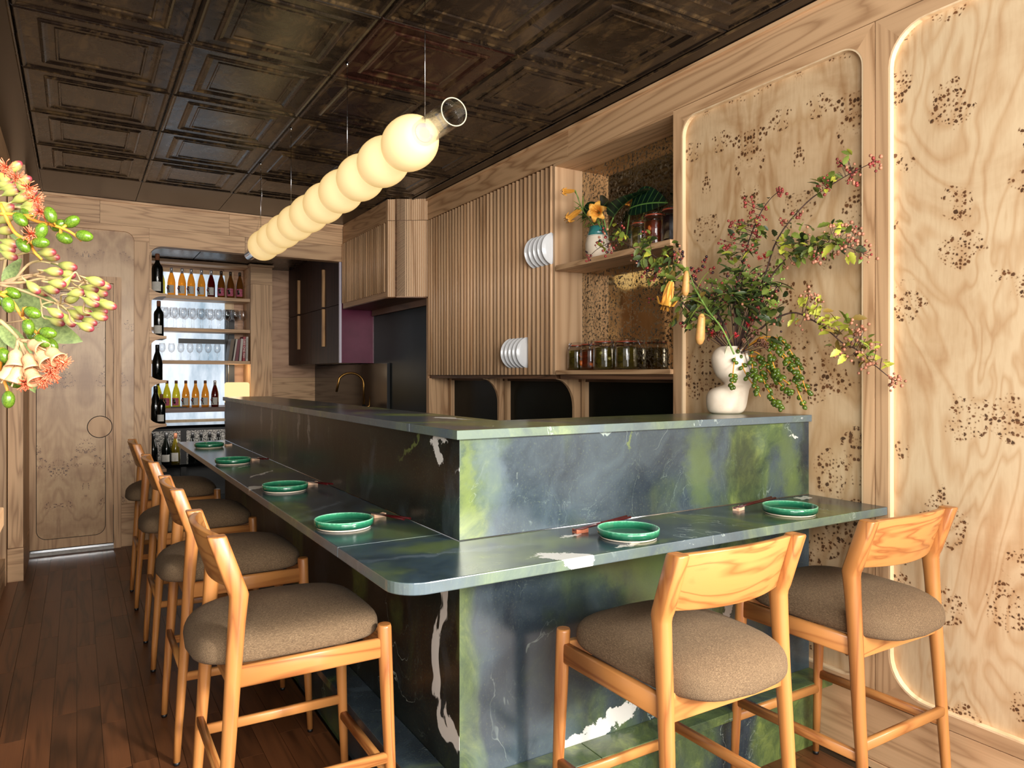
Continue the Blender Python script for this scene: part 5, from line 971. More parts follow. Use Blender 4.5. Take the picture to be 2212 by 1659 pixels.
cub = [('dark', .575, 2.05, 'with a small white label in the top cubby', 1.14), ('dark', .585, 1.70, 'with copper neck in the second cubby from the top', 1.0), ('dark_plain', .575, 1.335, 'with gold mark in the third cubby from the top', 1.0), ('dark_plain', .562, .975, 'standing behind another in the lowest cubby', 1.05)]
for k, x, z, d, s in cub: put(k, (x, BY + .12, z + .0005), 'dark wine bottle ' + d, 'dark bottles in the oak cubbies', s)
put('dark', (.60, BY + .065, .9755), 'shorter dark wine bottle in front in the lowest cubby', 'dark bottles in the oak cubbies', .82)
for k, x, d in (('dark_plain', .63, 'plain dark bottle at the far left'), ('champ', .745, 'dark sparkling wine bottle with white crest label'), ('olive', .825, 'olive gold bottle with white label'), ('dark_plain', .979, 'first dark bottle right of the black post'), ('dark_plain', 1.057, 'second dark bottle right of the black post'), ('dark_plain', 1.137, 'third dark bottle right of the black post'), ('dark_plain', 1.217, 'fourth dark bottle right of the black post')):
    put(k, (x, 7.70, .5155), d + ', under the black counter', 'bottles under the black counter', 1.0)

# ------------------------------------------------------------ glasses
def goblet(h, r):
    t = thing('wine_glass', 'x', 'glass')
    obj('bowl', MB().lathe([(r*.15, h*.45), (r*.7, h*.52), (r, h*.68), (r*.95, h*.85), (r*.78, h), (r*.76, h), (r*.93, h*.85), (r*.97, h*.68), (r*.67, h*.53), (0, h*.47)], 18), 'glass', t, local=True)
    obj('stem', MB().lathe([(r*.85, 0), (r*.83, .003), (.006, .008), (.0042, h*.2), (.0045, h*.42), (r*.15, h*.455)], 14), 'glass', t, local=True)
    return t
g0 = goblet(.21, .042); g1 = goblet(.175, .034); first = {0: True, 1: True}
def putg(k, loc, label, group):
    src = (g0, g1)[k]; o = src if first[k] else copy_tree(src); first[k] = False
    o.location = loc; o['label'] = label; o['group'] = group
for i in range(10): putg(0, (.765 + .0855*i, 8.10, 1.8655), '%s large wine glass from the left in the front row of the glass shelf' % ORD[i+1], 'large wine glasses on the second shelf')
for i in range(9): putg(0, (.80 + .0855*i, 8.20, 1.8655), '%s large wine glass from the left in the back row of the glass shelf' % ORD[i+1], 'large wine glasses on the second shelf')
for i in range(7): putg(1, (.745 + .088*i, 8.12, 1.5305), '%s small wine glass from the left, on the shelf with the books' % ORD[i+1], 'small wine glasses on the third shelf')
for i, x in enumerate((1.272, 1.358)):
    t = obj('speckled_tumbler', MB().lathe([(0, 0), (.030, 0), (.036, .05), (.035, .10), (.032, .135), (.030, .135), (.033, .10), (.033, .05), (0, .006)], 20), 'terrazzo_warm' if 'terrazzo_warm' in M else 'terrazzo', loc=(x, 8.12, 1.5305))
    tag(t, ['left speckled tumbler beside the small glasses', 'right speckled tumbler next to the books'][i], 'tumbler', 'speckled tumblers')

# ------------------------------------------------------------ books
M['book_white'] = flat('book_white', '#c9c2b8', .6); M['book_red'] = flat('book_red', '#9c1f2a', .5); M['book_wine'] = flat('book_wine', '#70202e', .5); M['book_brown'] = flat('book_brown', '#6a5640', .5); M['paper'] = flat('page_paper', '#cfc6b4', .8); M['print_white'] = flat('print_white', '#e6e0d8', .6)
def book(x, th, h, tilt, mat, label, title=None, tcol='print_white', ts=.02):
    t = thing('book', label, 'book', (x, 8.09, 1.5305), 0, 'books leaning against the oak pillar')
    obj('cover', MB().box(-th/2, 0, 0, -th/2 + .003, .19, h).box(th/2 - .003, 0, 0, th/2, .19, h).box(-th/2 + .003, 0, 0, th/2 - .003, .003, h), mat, t, local=True)
    obj('pages', MB().box(-th/2 + .003, .003, .004, th/2 - .003, .185, h - .005), 'paper', t, local=True)
    if title:
        o = obj('title', text_mesh(title, ts), tcol, t); o.rotation_euler = (R(90), R(90), 0); o.location = (0, -.0008, h*.52)
    t.rotation_euler = (0, R(tilt), 0); return t
book(1.394, .034, .235, 8, 'book_brown', 'brown leaning book at the left end of the row')
book(1.434, .016, .238, 8, 'book_white', 'thin white book second from the left')
book(1.462, .030, .232, 7, 'book_wine', 'wine red book with small title on the spine')
book(1.500, .024, .240, 5, 'book_white', 'white book right of the wine red book')
book(1.536, .026, .262, 2, 'book_red', 'red book reading TAKE ONE FISH', 'TAKE ONE FISH', 'print_white', .030)
book(1.568, .022, .262, 1, 'book_white', 'white book against the pillar with black spine text', 'THE WHOLE FISH COOKBOOK', 'ink', .016)
lp = thing('glowing_table_lamp', 'small rounded glowing cream lamp beside the lower wine bottles', 'lamp', (1.45, 7.98, 1.052))
obj('shade', MB().prism(rrect(1.333, 1.075, 1.563, 1.302, .025), 7.92, 8.04, 'y'), 'lamp_cream', lp)
pq = bpy.data.lights.new('lamp_glow', 'POINT'); pq.energy = 1.3; pq.color = (1, .75, .45); pq.shadow_soft_size = .08
pqo = bpy.data.objects.new('lamp_glow', pq); COL.objects.link(pqo); pqo.location = (1.45, 8.15, 1.42)
obj('foot', MB().box(1.36, 7.93, 1.0525, 1.54, 8.03, 1.0745), 'brass', lp)
tab = obj('tablet', MB().box(.80, 7.805, 1.0525, .94, 7.86, 1.062), 'black', bevel=.002); tag(tab, 'flat black box lying on the front edge of the walnut shelf', 'tray')

# ------------------------------------------------------------ jars in the niche
def jar(x, y, z, r, h, content, label, group, fruit=None, seed=0):
    t = thing('clip_top_jar', label, 'jar', (x, y, z), 0, group)
    sh = [(r*.86, 0), (r*.98, h*.03), (r, h*.10), (r, h*.62), (r*.97, h*.74), (r*.82, h*.81), (r*.80, h*.84)]
    obj('glass', MB().lathe([(0, .001)] + sh, 28), 'glass', t, local=True)
    obj('contents', MB().lathe([(0, .004), (r*.82, .004), (r*.95, h*.05), (r*.955, h*.62), (r*.90, h*.70), (0, h*.70)], 24), content, t, local=True)
    obj('gasket', MB().lathe([(r*.80, h*.842), (r*.88, h*.845), (r*.88, h*.872), (r*.80, h*.875)], 28), 'gasket', t, local=True)
    obj('lid', MB().lathe([(r*.84, h*.876), (r*.84, h*.91), (r*.78, h*.95), (r*.5, h*.965), (r*.3, h*.985), (0, h*.985)], 28), 'glass', t, local=True)
    a = R(150 + seed*40)
    dx, dy = math.cos(a), math.sin(a); ex, ey = -dy, dx
    cl = MB()
    for s in (-1, 1):
        pts = [(dx*r*.86 + ex*s*.008, dy*r*.86 + ey*s*.008, h*.80), (dx*r*1.05 + ex*s*.008, dy*r*1.05 + ey*s*.008, h*.86), (dx*r*.90 + ex*s*.007, dy*r*.90 + ey*s*.007, h*.95), (dx*r*1.12, dy*r*1.12, h*.80), (dx*r*1.25, dy*r*1.25, h*.68)]
        cl.tube(pts, .0014, 5)
    cl.tube([(r*.87*math.cos(q), r*.87*math.sin(q), h*.835) for q in [R(15*i) for i in range(25)]], .0012, 5)
    obj('wire_clip', cl, 'steel', t, local=True)
    if fruit:
        rr = random.Random(seed); n = 12
        for i in range(n):
            a = rr.random()*6.28; q = r*(.60 + .12*rr.random()); zz = h*(.14 + .52*(i/n))
            o = obj('fruit_piece', FRM[fruit], None, t); s = (.8 + .35*rr.random()); o.scale = (s, s, s*rr.uniform(.8, 1.2)); o.location = (q*math.cos(a), q*math.sin(a), zz); o.rotation_euler = (rr.random()*3, rr.random()*3, 0)
    return t
def ico(name, r, sub, mat, scale=(1, 1, 1), bump=0.0, seed=0):
    bm = bmesh.new(); bmesh.ops.create_icosphere(bm, subdivisions=sub, radius=r); rr = random.Random(seed)
    for v in bm.verts: v.co = Vector((v.co.x*scale[0], v.co.y*scale[1], v.co.z*scale[2])) * (1 + rr.uniform(-bump, bump))
    me = bpy.data.meshes.new(name); bm.to_mesh(me); bm.free()
    me.polygons.foreach_set('use_smooth', [True]*len(me.polygons)); me.materials.append(M[mat]); return me
FRM = {'g': ico('fruit_piece', .016, 2, 'olive_fruit', (1, 1, 1.2)), 'o': ico('fruit_piece', .022, 2, 'orange_slice', (1, .6, 1.2))}
z = 1.402
jar(2.470, 3.340, z, .057, .165, 'brine_green', 'pickle jar at the left end of the lower niche shelf, green fruit in dark brine', 'clip-top jars on the lower niche shelf', 'g', 1)
jar(2.470, 3.214, z, .059, .168, 'brine_orange', 'second jar from the left on the lower niche shelf, orange preserve', 'clip-top jars on the lower niche shelf', 'o', 2)
jar(2.465, 3.080, z, .065, .178, 'brine_green', 'third jar from the left on the lower niche shelf, packed with green fruit', 'clip-top jars on the lower niche shelf', 'g', 3)
jar(2.470, 2.905, z, .062, .172, 'brine_green', 'right-hand jar on the lower niche shelf, green fruit in amber brine', 'clip-top jars on the lower niche shelf', 'g', 4)
z = 2.0085
jar(2.475, 2.800, z, .050, .165, 'brine_green', 'smaller jar with brown pickles beside the lily vase on the upper niche shelf', 'clip-top jars on the upper niche shelf', 'g', 5)
jar(2.465, 2.680, z, .058, .185, 'brine_orange', 'tall jar of orange slices in the middle of the upper niche shelf', 'clip-top jars on the upper niche shelf', 'o', 6)
jar(2.465, 2.555, z, .058, .190, 'brine_dark', 'jar with near-black contents at the right end of the upper niche shelf', 'clip-top jars on the upper niche shelf', None, 7)
cup = obj('stoneware_cup', MB().lathe([(0, 0), (.032, 0), (.037, .008), (.038, .045), (.035, .058), (.032, .057), (.034, .045), (.030, .008), (0, .006)], 28), 'bowl_stone', loc=(2.44, 2.655, 1.402)); tag(cup, 'small rough stoneware cup on the lower niche shelf', 'cup')
bp = [(0, 0), (.022, 0), (.024, .004), (.045, .03), (.056, .062), (.057, .085), (.054, .085), (.052, .06), (.042, .033), (0, .008)]
for i, zz in enumerate((1.402, 1.443)):
    o = obj('navy_bowl', MB().lathe([(r_, h_*1.0) for r_, h_ in bp], 28), 'bowl_navy', loc=(2.44, 2.545, zz)); tag(o, ['lower of the two stacked navy bowls on the lower niche shelf', 'upper of the two stacked navy bowls on the lower niche shelf'][i], 'bowl', 'stacked navy bowls')
# ------------------------------------------------------------ plants
FW = Vector((.5195, .8545, 0)); RT = Vector((.8545, -.5195, 0)); UP = Vector((0, 0, 1))
rp_ = random.Random(11)
def align(d, roll=0.0, axis='Y'):
    return (Vector(d).to_track_quat(axis, 'Z' if axis != 'Z' else 'Y').to_matrix().to_4x4() @ Matrix.Rotation(roll, 4, axis)).to_euler()
def leaf_me(name, mat, width=.42, serr=0.0, droop=.12, n=8):
    m = MB()
    for i in range(n + 1):
        t = i/n; w = width*.5*(math.sin(math.pi*min(1, t*.93 + .05))**.8)*(1 - .25*t) if 0 < i < n else 0.004
        if serr and i % 2: w *= 1 - serr
        zc = -droop*t*t
        m.v += [(-w, t, zc + w*.35), (0, t, zc), (w, t, zc + w*.35)]
    for i in range(n):
        a = 3*i; m.f += [(a, a+1, a+4, a+3), (a+1, a+2, a+5, a+4)]; m.sm += [True, True]
    me = m.mesh(name); me.materials.append(M[mat]); return me
LM = {k: leaf_me('leaf', k, .62, .22, .2) for k in ('leaf', 'leaf_dark', 'leaf_yel', 'leaf_red')}
GL = leaf_me('leaf', 'leaf_gum', .26, 0, .25, 8); GD = leaf_me('leaf', 'leaf_dark', .28, 0, .2, 8); NL = leaf_me('leaf', 'leaf', .13, 0, .3, 8)
BM = {'r': ico('berry', .0078, 2, 'berry_red', bump=.10, seed=1), 'p': ico('berry', .0078, 2, 'berry_pink', bump=.12, seed=2), 'k': ico('berry', .0080, 2, 'berry_black', bump=.10, seed=3), 'g': ico('berry', .0040, 1, 'berry_green')}
def at_leaf(me, parent, p, d, L, roll=None, wpar=None):
    o = obj('leaf', me, None, parent); o.location = Vector(p) - wpos(parent); o.rotation_euler = align(d, rp_.uniform(-1.2, 1.2) if roll is None else roll); o.scale = (L, L, L); return o
def nearest(path, p):
    best = None
    for i in range(len(path) - 1):
        a, b = Vector(path[i]), Vector(path[i+1]); ab = b - a; t = max(0, min(1, (Vector(p) - a).dot(ab)/max(1e-9, ab.length_squared))); q = a + ab*t
        if best is None or (Vector(p) - q).length < best[0]: best = ((Vector(p) - q).length, q, ab.normalized())
    return best
def smooth_path(p, n=4):
    p = [Vector(q) for q in p]; out = []
    for i in range(len(p) - 1):
        p0, p1, p2, p3 = p[max(i-1, 0)], p[i], p[i+1], p[min(i+2, len(p)-1)]
        for k in range(n):
            t = k/n; out.append(.5*((2*p1) + (p2 - p0)*t + (2*p0 - 5*p1 + 4*p2 - p3)*t*t + (-p0 + 3*p1 - 3*p2 + p3)*t**3))
    out.append(p[-1]); return out

# sculptural vase
VS = [(893,1536,1592),(889,1529,1600),(878,1525,1606),(862,1524,1609),(850,1527,1611),(842,1535,1613),(837,1548,1616),(832,1561,1619),(826,1558,1623),(816,1547,1627),(803,1540,1628),(790,1536,1625),(775,1535,1617),(762,1540,1608),(754,1549,1599),(752,1553,1595)]
vc = Vector((2.184, 1.965, 0)); S_ = .001865
vase = thing('sculptural_vase', 'cream twisted clay vase with teal inside on the bar top by the burl wall', 'vase', (vc.x, vc.y, 1.2226))
m = MB(); secs = []
VQ = smooth_path([(float(p), float(a), float(b)) for p, a, b in VS], 3)
for (py, a, b) in VQ:
    c_ = vc + RT*(((a + b)/2 - 1567)*S_); hw = (b - a)/2*S_; z = 1.2226 + (893 - py)*S_
    secs.append([Vector((c_.x, c_.y, z)) + RT*(hw*math.cos(2*math.pi*i/28)) + FW*(max(hw, .05)*.88*math.sin(2*math.pi*i/28)) for i in range(28)])
m.loft(secs, cap=True); vb = obj('body', m, 'cream', vase)
# crease line and teal mouth
cpts = [vc + RT*((px - 1567)*S_) - FW*(.0885 - k*.0) + UP*(1.2226 + (893 - py)*S_) for k, (px, py) in enumerate([(1552, 800), (1566, 786), (1582, 775), (1592, 766)])]
nrm = (RT*.80 - FW*.52 + UP*.30).normalized(); ctr = vc + RT*((1611 - 1567)*S_) - FW*.050 + UP*(1.2226 + (893 - 790)*S_)
tt = (UP*.93 - RT*.32); tt = (tt - nrm*tt.dot(nrm)).normalized(); bb_ = nrm.cross(tt)
m = MB(); loops = []
for rr_, dn_ in ((1.02, -.006), (1.0, .003), (.96, .003), (.93, -.004)):
    loops.append([ctr + nrm*dn_ + tt*(.058*rr_*math.cos(2*math.pi*i/28)) + bb_*(.030*rr_*math.sin(2*math.pi*i/28)) for i in range(28)])
m.loft(loops, cap=False); obj('mouth_rim', m, 'cream', vase)
m = MB(); loops = []
for rr_, dn_ in ((.94, -.002), (.8, -.014), (.5, -.022), (.02, -.024)):
    loops.append([ctr + nrm*(dn_ + .004) + tt*(.058*rr_*math.cos(2*math.pi*i/28)) + bb_*(.030*rr_*math.sin(2*math.pi*i/28)) for i in range(28)])
m.loft(loops, cap=True); obj('teal_inside', m, 'teal', vase)

# bramble branches
info = [('longest bramble branch reaching up to the top right over the burl panel stile', 'rrpr'), ('leafy bramble branch reaching right at mid height, above the arching one', 'pppr'), ('upright bramble branch with clusters of red berries', 'rrr'),
        ('long bramble branch reaching left in front of the shelf niche', 'rrpk'), ('bushy bramble branch low on the left with dark red berries', 'rrk'), ('arching bramble branch at lower right with yellowing leaves', 'ppp')]
for bi, (nm, path, lv, br) in enumerate(DATA['bramble']):
    lab, bk = info[bi]
    t = thing('bramble_branch', lab, 'branch', path[0], 0, 'branches in the sculptural vase')
    sp_ = smooth_path(path, 4); N = len(sp_)
    obj('stem', MB().tube(sp_, [.0042*(1 - .75*i/N) for i in range(N)], 6), 'twig', t)
    pal = ['leaf_yel', 'leaf_yel', 'leaf', 'leaf_red'] if bi == 5 else (['leaf', 'leaf', 'leaf_dark', 'leaf_yel'] if bi != 4 else ['leaf_dark', 'leaf', 'leaf', 'leaf_red'])
    tw = MB()
    for p in lv:
        p = Vector(p); reps = 6 if bi in (3, 4, 1) else 4
        for k in range(reps):
            q = p + Vector((rp_.uniform(-.012, .012), rp_.uniform(-.03, .03), rp_.uniform(-.03, .03)))
            dd, nq, dr = nearest(sp_, q)
            d = (q - nq).normalized()*.6 + Vector((rp_.uniform(-.5, .5), rp_.uniform(-.8, .8), rp_.uniform(-.7, .3)))
            L = rp_.uniform(.024, .052)
            at_leaf(LM[rp_.choice(pal)], t, q - d.normalized()*L*.4, d, L)
        dd, nq, dr = nearest(sp_, p)
        if dd < .09: tw.tube([nq, (nq + p)/2 + Vector((0, 0, .004)), p], .0011, 4, cap=False)
    for p in br:
        p = Vector(p)
        for k in range(rp_.choice([2, 3, 3, 4])):
            q = p + (Vector((rp_.uniform(-.012, .012), rp_.uniform(-.02, .02), rp_.uniform(-.02, .02))) if k else Vector((0, 0, 0)))
            o = obj('berry', BM[rp_.choice(bk)], None, t); o.location = q - wpos(t); s = rp_.uniform(.45, .85); o.scale = (s, s, s)
        dd, nq, dr = nearest(sp_, p)
        if dd < .11: tw.tube([nq, (nq*.4 + p*.6) + Vector((0, 0, -.003)), p], .0009, 4, cap=False)
    obj('twigs', tw, 'twig', t, kind='stuff')
# green-berried eucalyptus sprigs filling the middle
for fi, (nm, path) in enumerate(DATA['fill']):
    t = thing('green_berry_sprig', ['central upright sprig of tiny green berries', 'right-hand sprig of tiny green berries', 'left-hand sprig of tiny green berries'][fi] + ' in the sculptural vase', 'branch', path[0], 0, 'branches in the sculptural vase')
    sp_ = smooth_path(path, 4); obj('stem', MB().tube(sp_, .003, 6), 'twig', t); tw = MB()
    for p in DATA['fillpts'][fi]:
        for k in range(5):
            q = Vector(p) + Vector((rp_.uniform(-.03, .03), rp_.uniform(-.02, .02), rp_.uniform(-.016, .016)))
            o = obj('berry', BM['g'], None, t); o.location = q - wpos(t); s = rp_.uniform(.8, 1.4); o.scale = (s, s, s)
        dd, nq, dr = nearest(sp_, p); tw.tube([nq, p], .001, 4, cap=False)
        for k in range(7):
            q = Vector(p) + Vector((rp_.uniform(-.06, .02), rp_.uniform(-.05, .05), rp_.uniform(-.13, .0)))
            at_leaf(rp_.choice([LM['leaf'], LM['leaf_dark'], GD]), t, q, Vector((rp_.uniform(-1, .6), rp_.uniform(-1, 1), rp_.uniform(-.4, .8))), rp_.uniform(.035, .06))
    for p in DATA['fillpts'][fi]:
        for k in range(5):
            q = Vector(p) + Vector((rp_.uniform(-.06, .03), rp_.uniform(-.05, .05), rp_.uniform(-.12, .03)))
            o = obj('berry', BM[rp_.choice('rrpk')], None, t); o.location = q - wpos(t); s = rp_.uniform(.4, .75); o.scale = (s, s, s)
    obj('twigs', tw, 'twig', t, kind='stuff')
t = thing('gum_branch', 'gum branch with long smooth leaves, brown pods and red blossom in the sculptural vase', 'branch', (2.19, 1.93, 1.45), 0, 'branches in the sculptural vase')
gs = MB()
for p, (dx, dy) in zip(DATA['gumleaf'], DATA['gumleafdir']):
    d = RT*dx - UP*dy; at_leaf(GL if rp_.random() < .5 else GD, t, Vector(p) - d*.0008, d, .085, roll=rp_.uniform(-.4, .4)); gs.tube([(2.19, 1.93, 1.45), (Vector(p) + Vector((2.19, 1.93, 1.45)))/2 + Vector((0, 0, .02)), p], .0018, 5, cap=False)
for p in DATA['pods']:
    for k in range(2):
        q = Vector(p) + Vector((rp_.uniform(-.01, .01), rp_.uniform(-.01, .01), rp_.uniform(-.01, .01)))
        o = obj('gum_pod', MB().lathe([(.001, 0), (.005, .004), (.0075, .010), (.006, .014), (.0045, .0135), (.005, .010), (0, .006)], 10), 'pod', t, loc=None, local=True) if k == 0 and 'podme' not in globals() else obj('gum_pod', podme, None, t)
        if 'podme' not in globals(): podme = o.data
        o.location = q - wpos(t); o.rotation_euler = align(Vector((rp_.uniform(-1, 1), -1, rp_.uniform(-.6, .8))), 0, 'Z')
    gs.tube([(2.19, 1.93, 1.45), p], .0012, 4, cap=False)
def burst(name, n, L, r_, mat):
    m = MB(); rr = random.Random(5)
    for i in range(n):
        a = rr.random()*6.28; u = rr.uniform(.15, 1); d = Vector((math.cos(a)*u, math.sin(a)*u, rr.uniform(.25, 1))).normalized()
        mid = d*L*.6 + Vector((rr.uniform(-.1, .1), rr.uniform(-.1, .1), 0))*L; m.tube([(0, 0, 0), mid, d*L*rr.uniform(.8, 1.05) + Vector((rr.uniform(-.15, .15), rr.uniform(-.15, .15), 0))*L], [r_, r_*.8, r_*1.2], 4)
    me = m.mesh(name); me.materials.append(M[mat]); return me
RB = burst('stamens', 46, .014, .0006, 'red_flower')
for p in DATA['redfl']:
    o = obj('red_blossom', RB, None, t); o.location = Vector(p) - wpos(t); o.rotation_euler = align((rp_.uniform(-.6, .6), -1, rp_.uniform(-.3, .8)), 0, 'Z')
obj('stem', gs, 'twig', t, kind='stuff')

# lilies
def petal_me(L, r0, flare, wid, curl, mat, n=10):
    m = MB()
    for i in range(n + 1):
        s = i/n; rad = r0 + flare*s**1.7; z = L*(s if s < .75 else .75 + (s - .75)*(1 - curl*(s - .75)*4)); rad += (0 if s < .7 else curl*.28*L*(s - .7)**1.3)
        if s > .85: z -= curl*L*.35*(s - .85)
        w = wid*(math.sin(math.pi*(.12 + .84*s))**.75)
        for j in range(5):
            v = -1 + j/2; m.v.append((rad - abs(v)**2*w*.18, v*w*.5, z))
    for i in range(n):
        for j in range(4): a = i*5 + j; m.f.append((a, a+1, a+6, a+5)); m.sm.append(True)
    me = m.mesh('petal'); me.materials.append(M[mat]); return me
PT = petal_me(.120, .0045, .020, .030, 1.1, 'lily'); PO = petal_me(.085, .004, .040, .046, 1.3, 'lily')
def lily(parent, base, direction, me, sc=1.0, nm='lily_flower'):
    e = align(direction, rp_.random(), 'Z')
    fl = obj(nm, MB().lathe([(0, -.002), (.005, 0), (.0055, .008), (.004, .012), (0, .012)], 10), 'stem_green', parent, local=True); fl.location = Vector(base) - wpos(parent); fl.rotation_euler = e; fl.scale = (sc,)*3
    for k in range(6):
        p = obj('petal', me, None, fl); p.rotation_euler = (0, 0, R(60*k)); p.location = (0, 0, .004)
    st = MB()
    for k in range(6):
        a = R(60*k + 20); st.tube([(0, 0, .01), (.006*math.cos(a), .006*math.sin(a), .07), (.016*math.cos(a), .016*math.sin(a), .118)], [.0008, .0008, .002], 5)
    obj('stamens', st, 'twig_orange', fl, local=True); return fl
def bud_me(name, mat):
    me = MB().lathe([(0, 0), (.07, .03), (.11, .12), (.125, .3), (.14, .55), (.15, .8), (.10, .95), (.03, 1.0), (0, 1.0)], 12).mesh(name); me.materials.append(M[mat]); return me
LB = bud_me('closed_bud', 'lily_pink')
t = thing('lily', 'apricot lily with a hanging trumpet and two long buds, left side of the sculptural vase', 'flower', DATA['lily_stem'][0], 0, 'branches in the sculptural vase')
obj('stem', MB().tube(smooth_path(DATA['lily_stem'], 4), .0035, 7).tube(smooth_path(DATA['lily_ped'], 3), .0018, 6).tube(smooth_path(DATA['lily_ped2'], 3), .0018, 6).tube(smooth_path(DATA['lily_ped3'], 3), .0018, 6), 'stem_green', t)
a, b = map(Vector, DATA['lily']); lily(t, a, b - a, petal_me(.122, .0045, .030, .040, 1.5, 'lily'), 1.05)
for nm in ('bud1', 'bud2'):
    a, b = map(Vector, DATA[nm]); o = obj('closed_bud', LB, None, t); o.location = a - wpos(t); L = (b - a).length; o.scale = (L,)*3; o.rotation_euler = align(b - a, 0, 'Z')
for l in DATA['lily_leaves']:
    a, b = Vector(l[0]), Vector(l[-1]); at_leaf(NL, t, a, b - a, (b - a).length*1.25, roll=rp_.uniform(-.5, .5))

# hanging palm fruit over the vase
FR0 = ico('fruit', .0082, 2, 'fruit', (1, 1, 1.35))
t = thing('palm_fruit_spray', 'drooping orange palm stems full of small green fruit over the right side of the vase', 'branch', (2.2, 1.92, 1.46), 0, 'branches in the sculptural vase')
nf = 0
for si, st in enumerate(DATA['strands']):
    sp_ = smooth_path(st, 5)
    full = [Vector((2.195, 1.925, 1.455))] + sp_ if (Vector(st[0]) - Vector((2.2, 1.92, 1.46))).length > .02 else sp_
    obj('fruit_stem', MB().tube(full, [.0022]*(len(full) - 1) + [.001], 6), 'twig_orange', t)
    N = len(sp_)
    for k in range(26 if si > 1 else 15):
        if nf >= 292: break
        u = .12 + .88*rp_.random()**.9; idx = min(N - 2, int(u*(N - 1))); base = sp_[idx].lerp(sp_[idx + 1], rp_.random())
        a = rp_.random()*6.28; off = RT*math.cos(a) + FW*math.sin(a)*.8 + UP*rp_.uniform(-.5, .2)
        o = obj('fruit', FR0, None, t); o.location = base + off.normalized()*.0095 - wpos(t); o.rotation_euler = align(off + Vector((0, 0, -.6)), 0, 'Z'); s = rp_.uniform(.75, 1.1); o.scale = (s,)*3; nf += 1

# lily vase in the niche
nv = thing('lily_vase', 'white oval vase with teal neck on the upper niche shelf', 'vase', (2.46, 3.135, 2.0085))
prof = [(0, 0), (.042, 0), (.056, .012), (.067, .05), (.068, .09), (.060, .13), (.049, .160)]
obj('body', MB().lathe(prof, 32, (2.46, 3.135, 2.0085)), 'cream', nv)
obj('teal_neck', MB().lathe([(.0605, .128), (.0495, .160), (.0465, .185), (.044, .185), (.046, .16), (.03, .10)], 32, (2.46, 3.135, 2.0088)), 'teal', nv)
for i, (path, dr, me, sc_, lab) in enumerate([(DATA['n_lily'][0], (-.75, -.55, -.05), PO, 1.15, 'wide open yellow lily facing out of the niche'), (DATA['n_lily'][1], (-.2, .75, -.35), PT, 1.05, 'trumpet lily hanging to the left from the niche vase'), (DATA['n_lily'][2], (-.3, .9, .1), PT, .8, 'smaller upper lily pointing left from the niche vase')]):
    t = thing('lily', lab, 'flower', path[0], 0, 'flowers in the niche vase')
    obj('stem', MB().tube(smooth_path(path[:2] if i == 0 else path[:3], 4), .0028, 6), 'stem_green', t)
    b = Vector(path[-1] if i == 0 else path[2]); 
    if i == 0: b = Vector(path[2]) + Vector((.05, .04, 0))
    lily(t, b, dr, me, sc_)
    for k in range(9):
        q = Vector(path[1]).lerp(Vector(path[0] if k % 2 else path[2]), rp_.random()*.8); at_leaf(NL, t, q, Vector((rp_.uniform(-.8, .2), rp_.uniform(-1, 1), rp_.uniform(-.5, .8))), rp_.uniform(.05, .09))
BL = leaf_me('leaf_blade', 'leaf_big', 1.0, 0, .35, 12)
for i, (path, L, d, w) in enumerate([(DATA['n_leaf'][0], .25, (0, -.75, .62), 1.0), (DATA['n_leaf'][1], .21, (.0, -.8, .1), 1.0), (DATA['n_leaf'][2], .15, (-.2, -.8, .25), .7), (DATA['n_leaf'][3], .13, (0, .7, -.15), .6)]):
    t = thing('large_dark_leaf', ['largest blackish green leaf rising above the niche lilies', 'broad dark leaf with pale veins at the right of the niche vase', 'curled dark leaf with pale midrib just above the open lily', 'small dark leaf left of the open lily in the niche'][i], 'leaf', path[0], 0, 'leaves in the niche vase')
    b0 = Vector(path[1])
    obj('stalk', MB().tube(smooth_path([path[0], path[1]], 4), .004, 7), 'stem_green', t)
    o = obj('leaf_blade', BL, None, t); o.location = b0 - wpos(t); o.rotation_euler = align(d, [.5, 1.1, -.6, .3][i]); o.scale = (L*w, L, L)
    vm = MB(); vm.tube([(0, 0, .002), (0, .5, -.08), (0, .95, -.315)], [.012, .008, .003], 5)
    for k in range(5):
        y = .1 + .15*k; zc = -.35*y*y
        for s in (-1, 1): vm.tube([(0, y, zc + .002), (s*.22, y + .10, zc + .075), (s*.36, y + .2, zc + .10 - .05)], [.006, .004, .002], 4)

# ------------------------------------------------------------ foreground arrangement at the left
led = thing('oak_console', 'corner of a narrow oak console at the left edge, below the foreground flowers', 'console', (-.30, 1.0, 0))
obj('top_board', MB().box(-.50, .70, 1.160, -.087, 1.223, 1.187), 'oak_y', led, .002)
obj('leg', MB().box(-.49, .72, 0, -.45, 1.2, 1.1598), 'oak_z', led)
FL = ico('fruit', .5, 3, 'fruit_big', (.66, .66, 1.0))
def curve_to(stems, p):
    best = min((nearest(s, p) for s in stems), key=lambda q: q[0]); return best
t = thing('palm_fruit_branch', 'close orange palm stem with large bright green fruit at the left edge', 'branch', DATA['frstems'][0][0], 0, 'foreground arrangement')
stems = [smooth_path(s, 4) for s in DATA['frstems']]
for s in stems: obj('fruit_stem', MB().tube(s, [.0024*(1 - .4*i/len(s)) for i in range(len(s))], 8), 'twig_orange', t)
for a, b in DATA['fr']:
    a, b = Vector(a), Vector(b); d = (b - a); c_ = (a + b)/2; L = .0215
    o = obj('fruit', FL, None, t); o.location = c_ - wpos(t); o.rotation_euler = align(d, 0, 'Z'); o.scale = (L,)*3
    dd, q, dr = curve_to(stems, a)
    cp = obj('fruit_cap', MB().tube([q, a - d.normalized()*.002, c_ - d.normalized()*.009], [.0016, .0022, .0042], 8), 'twig_orange', t)
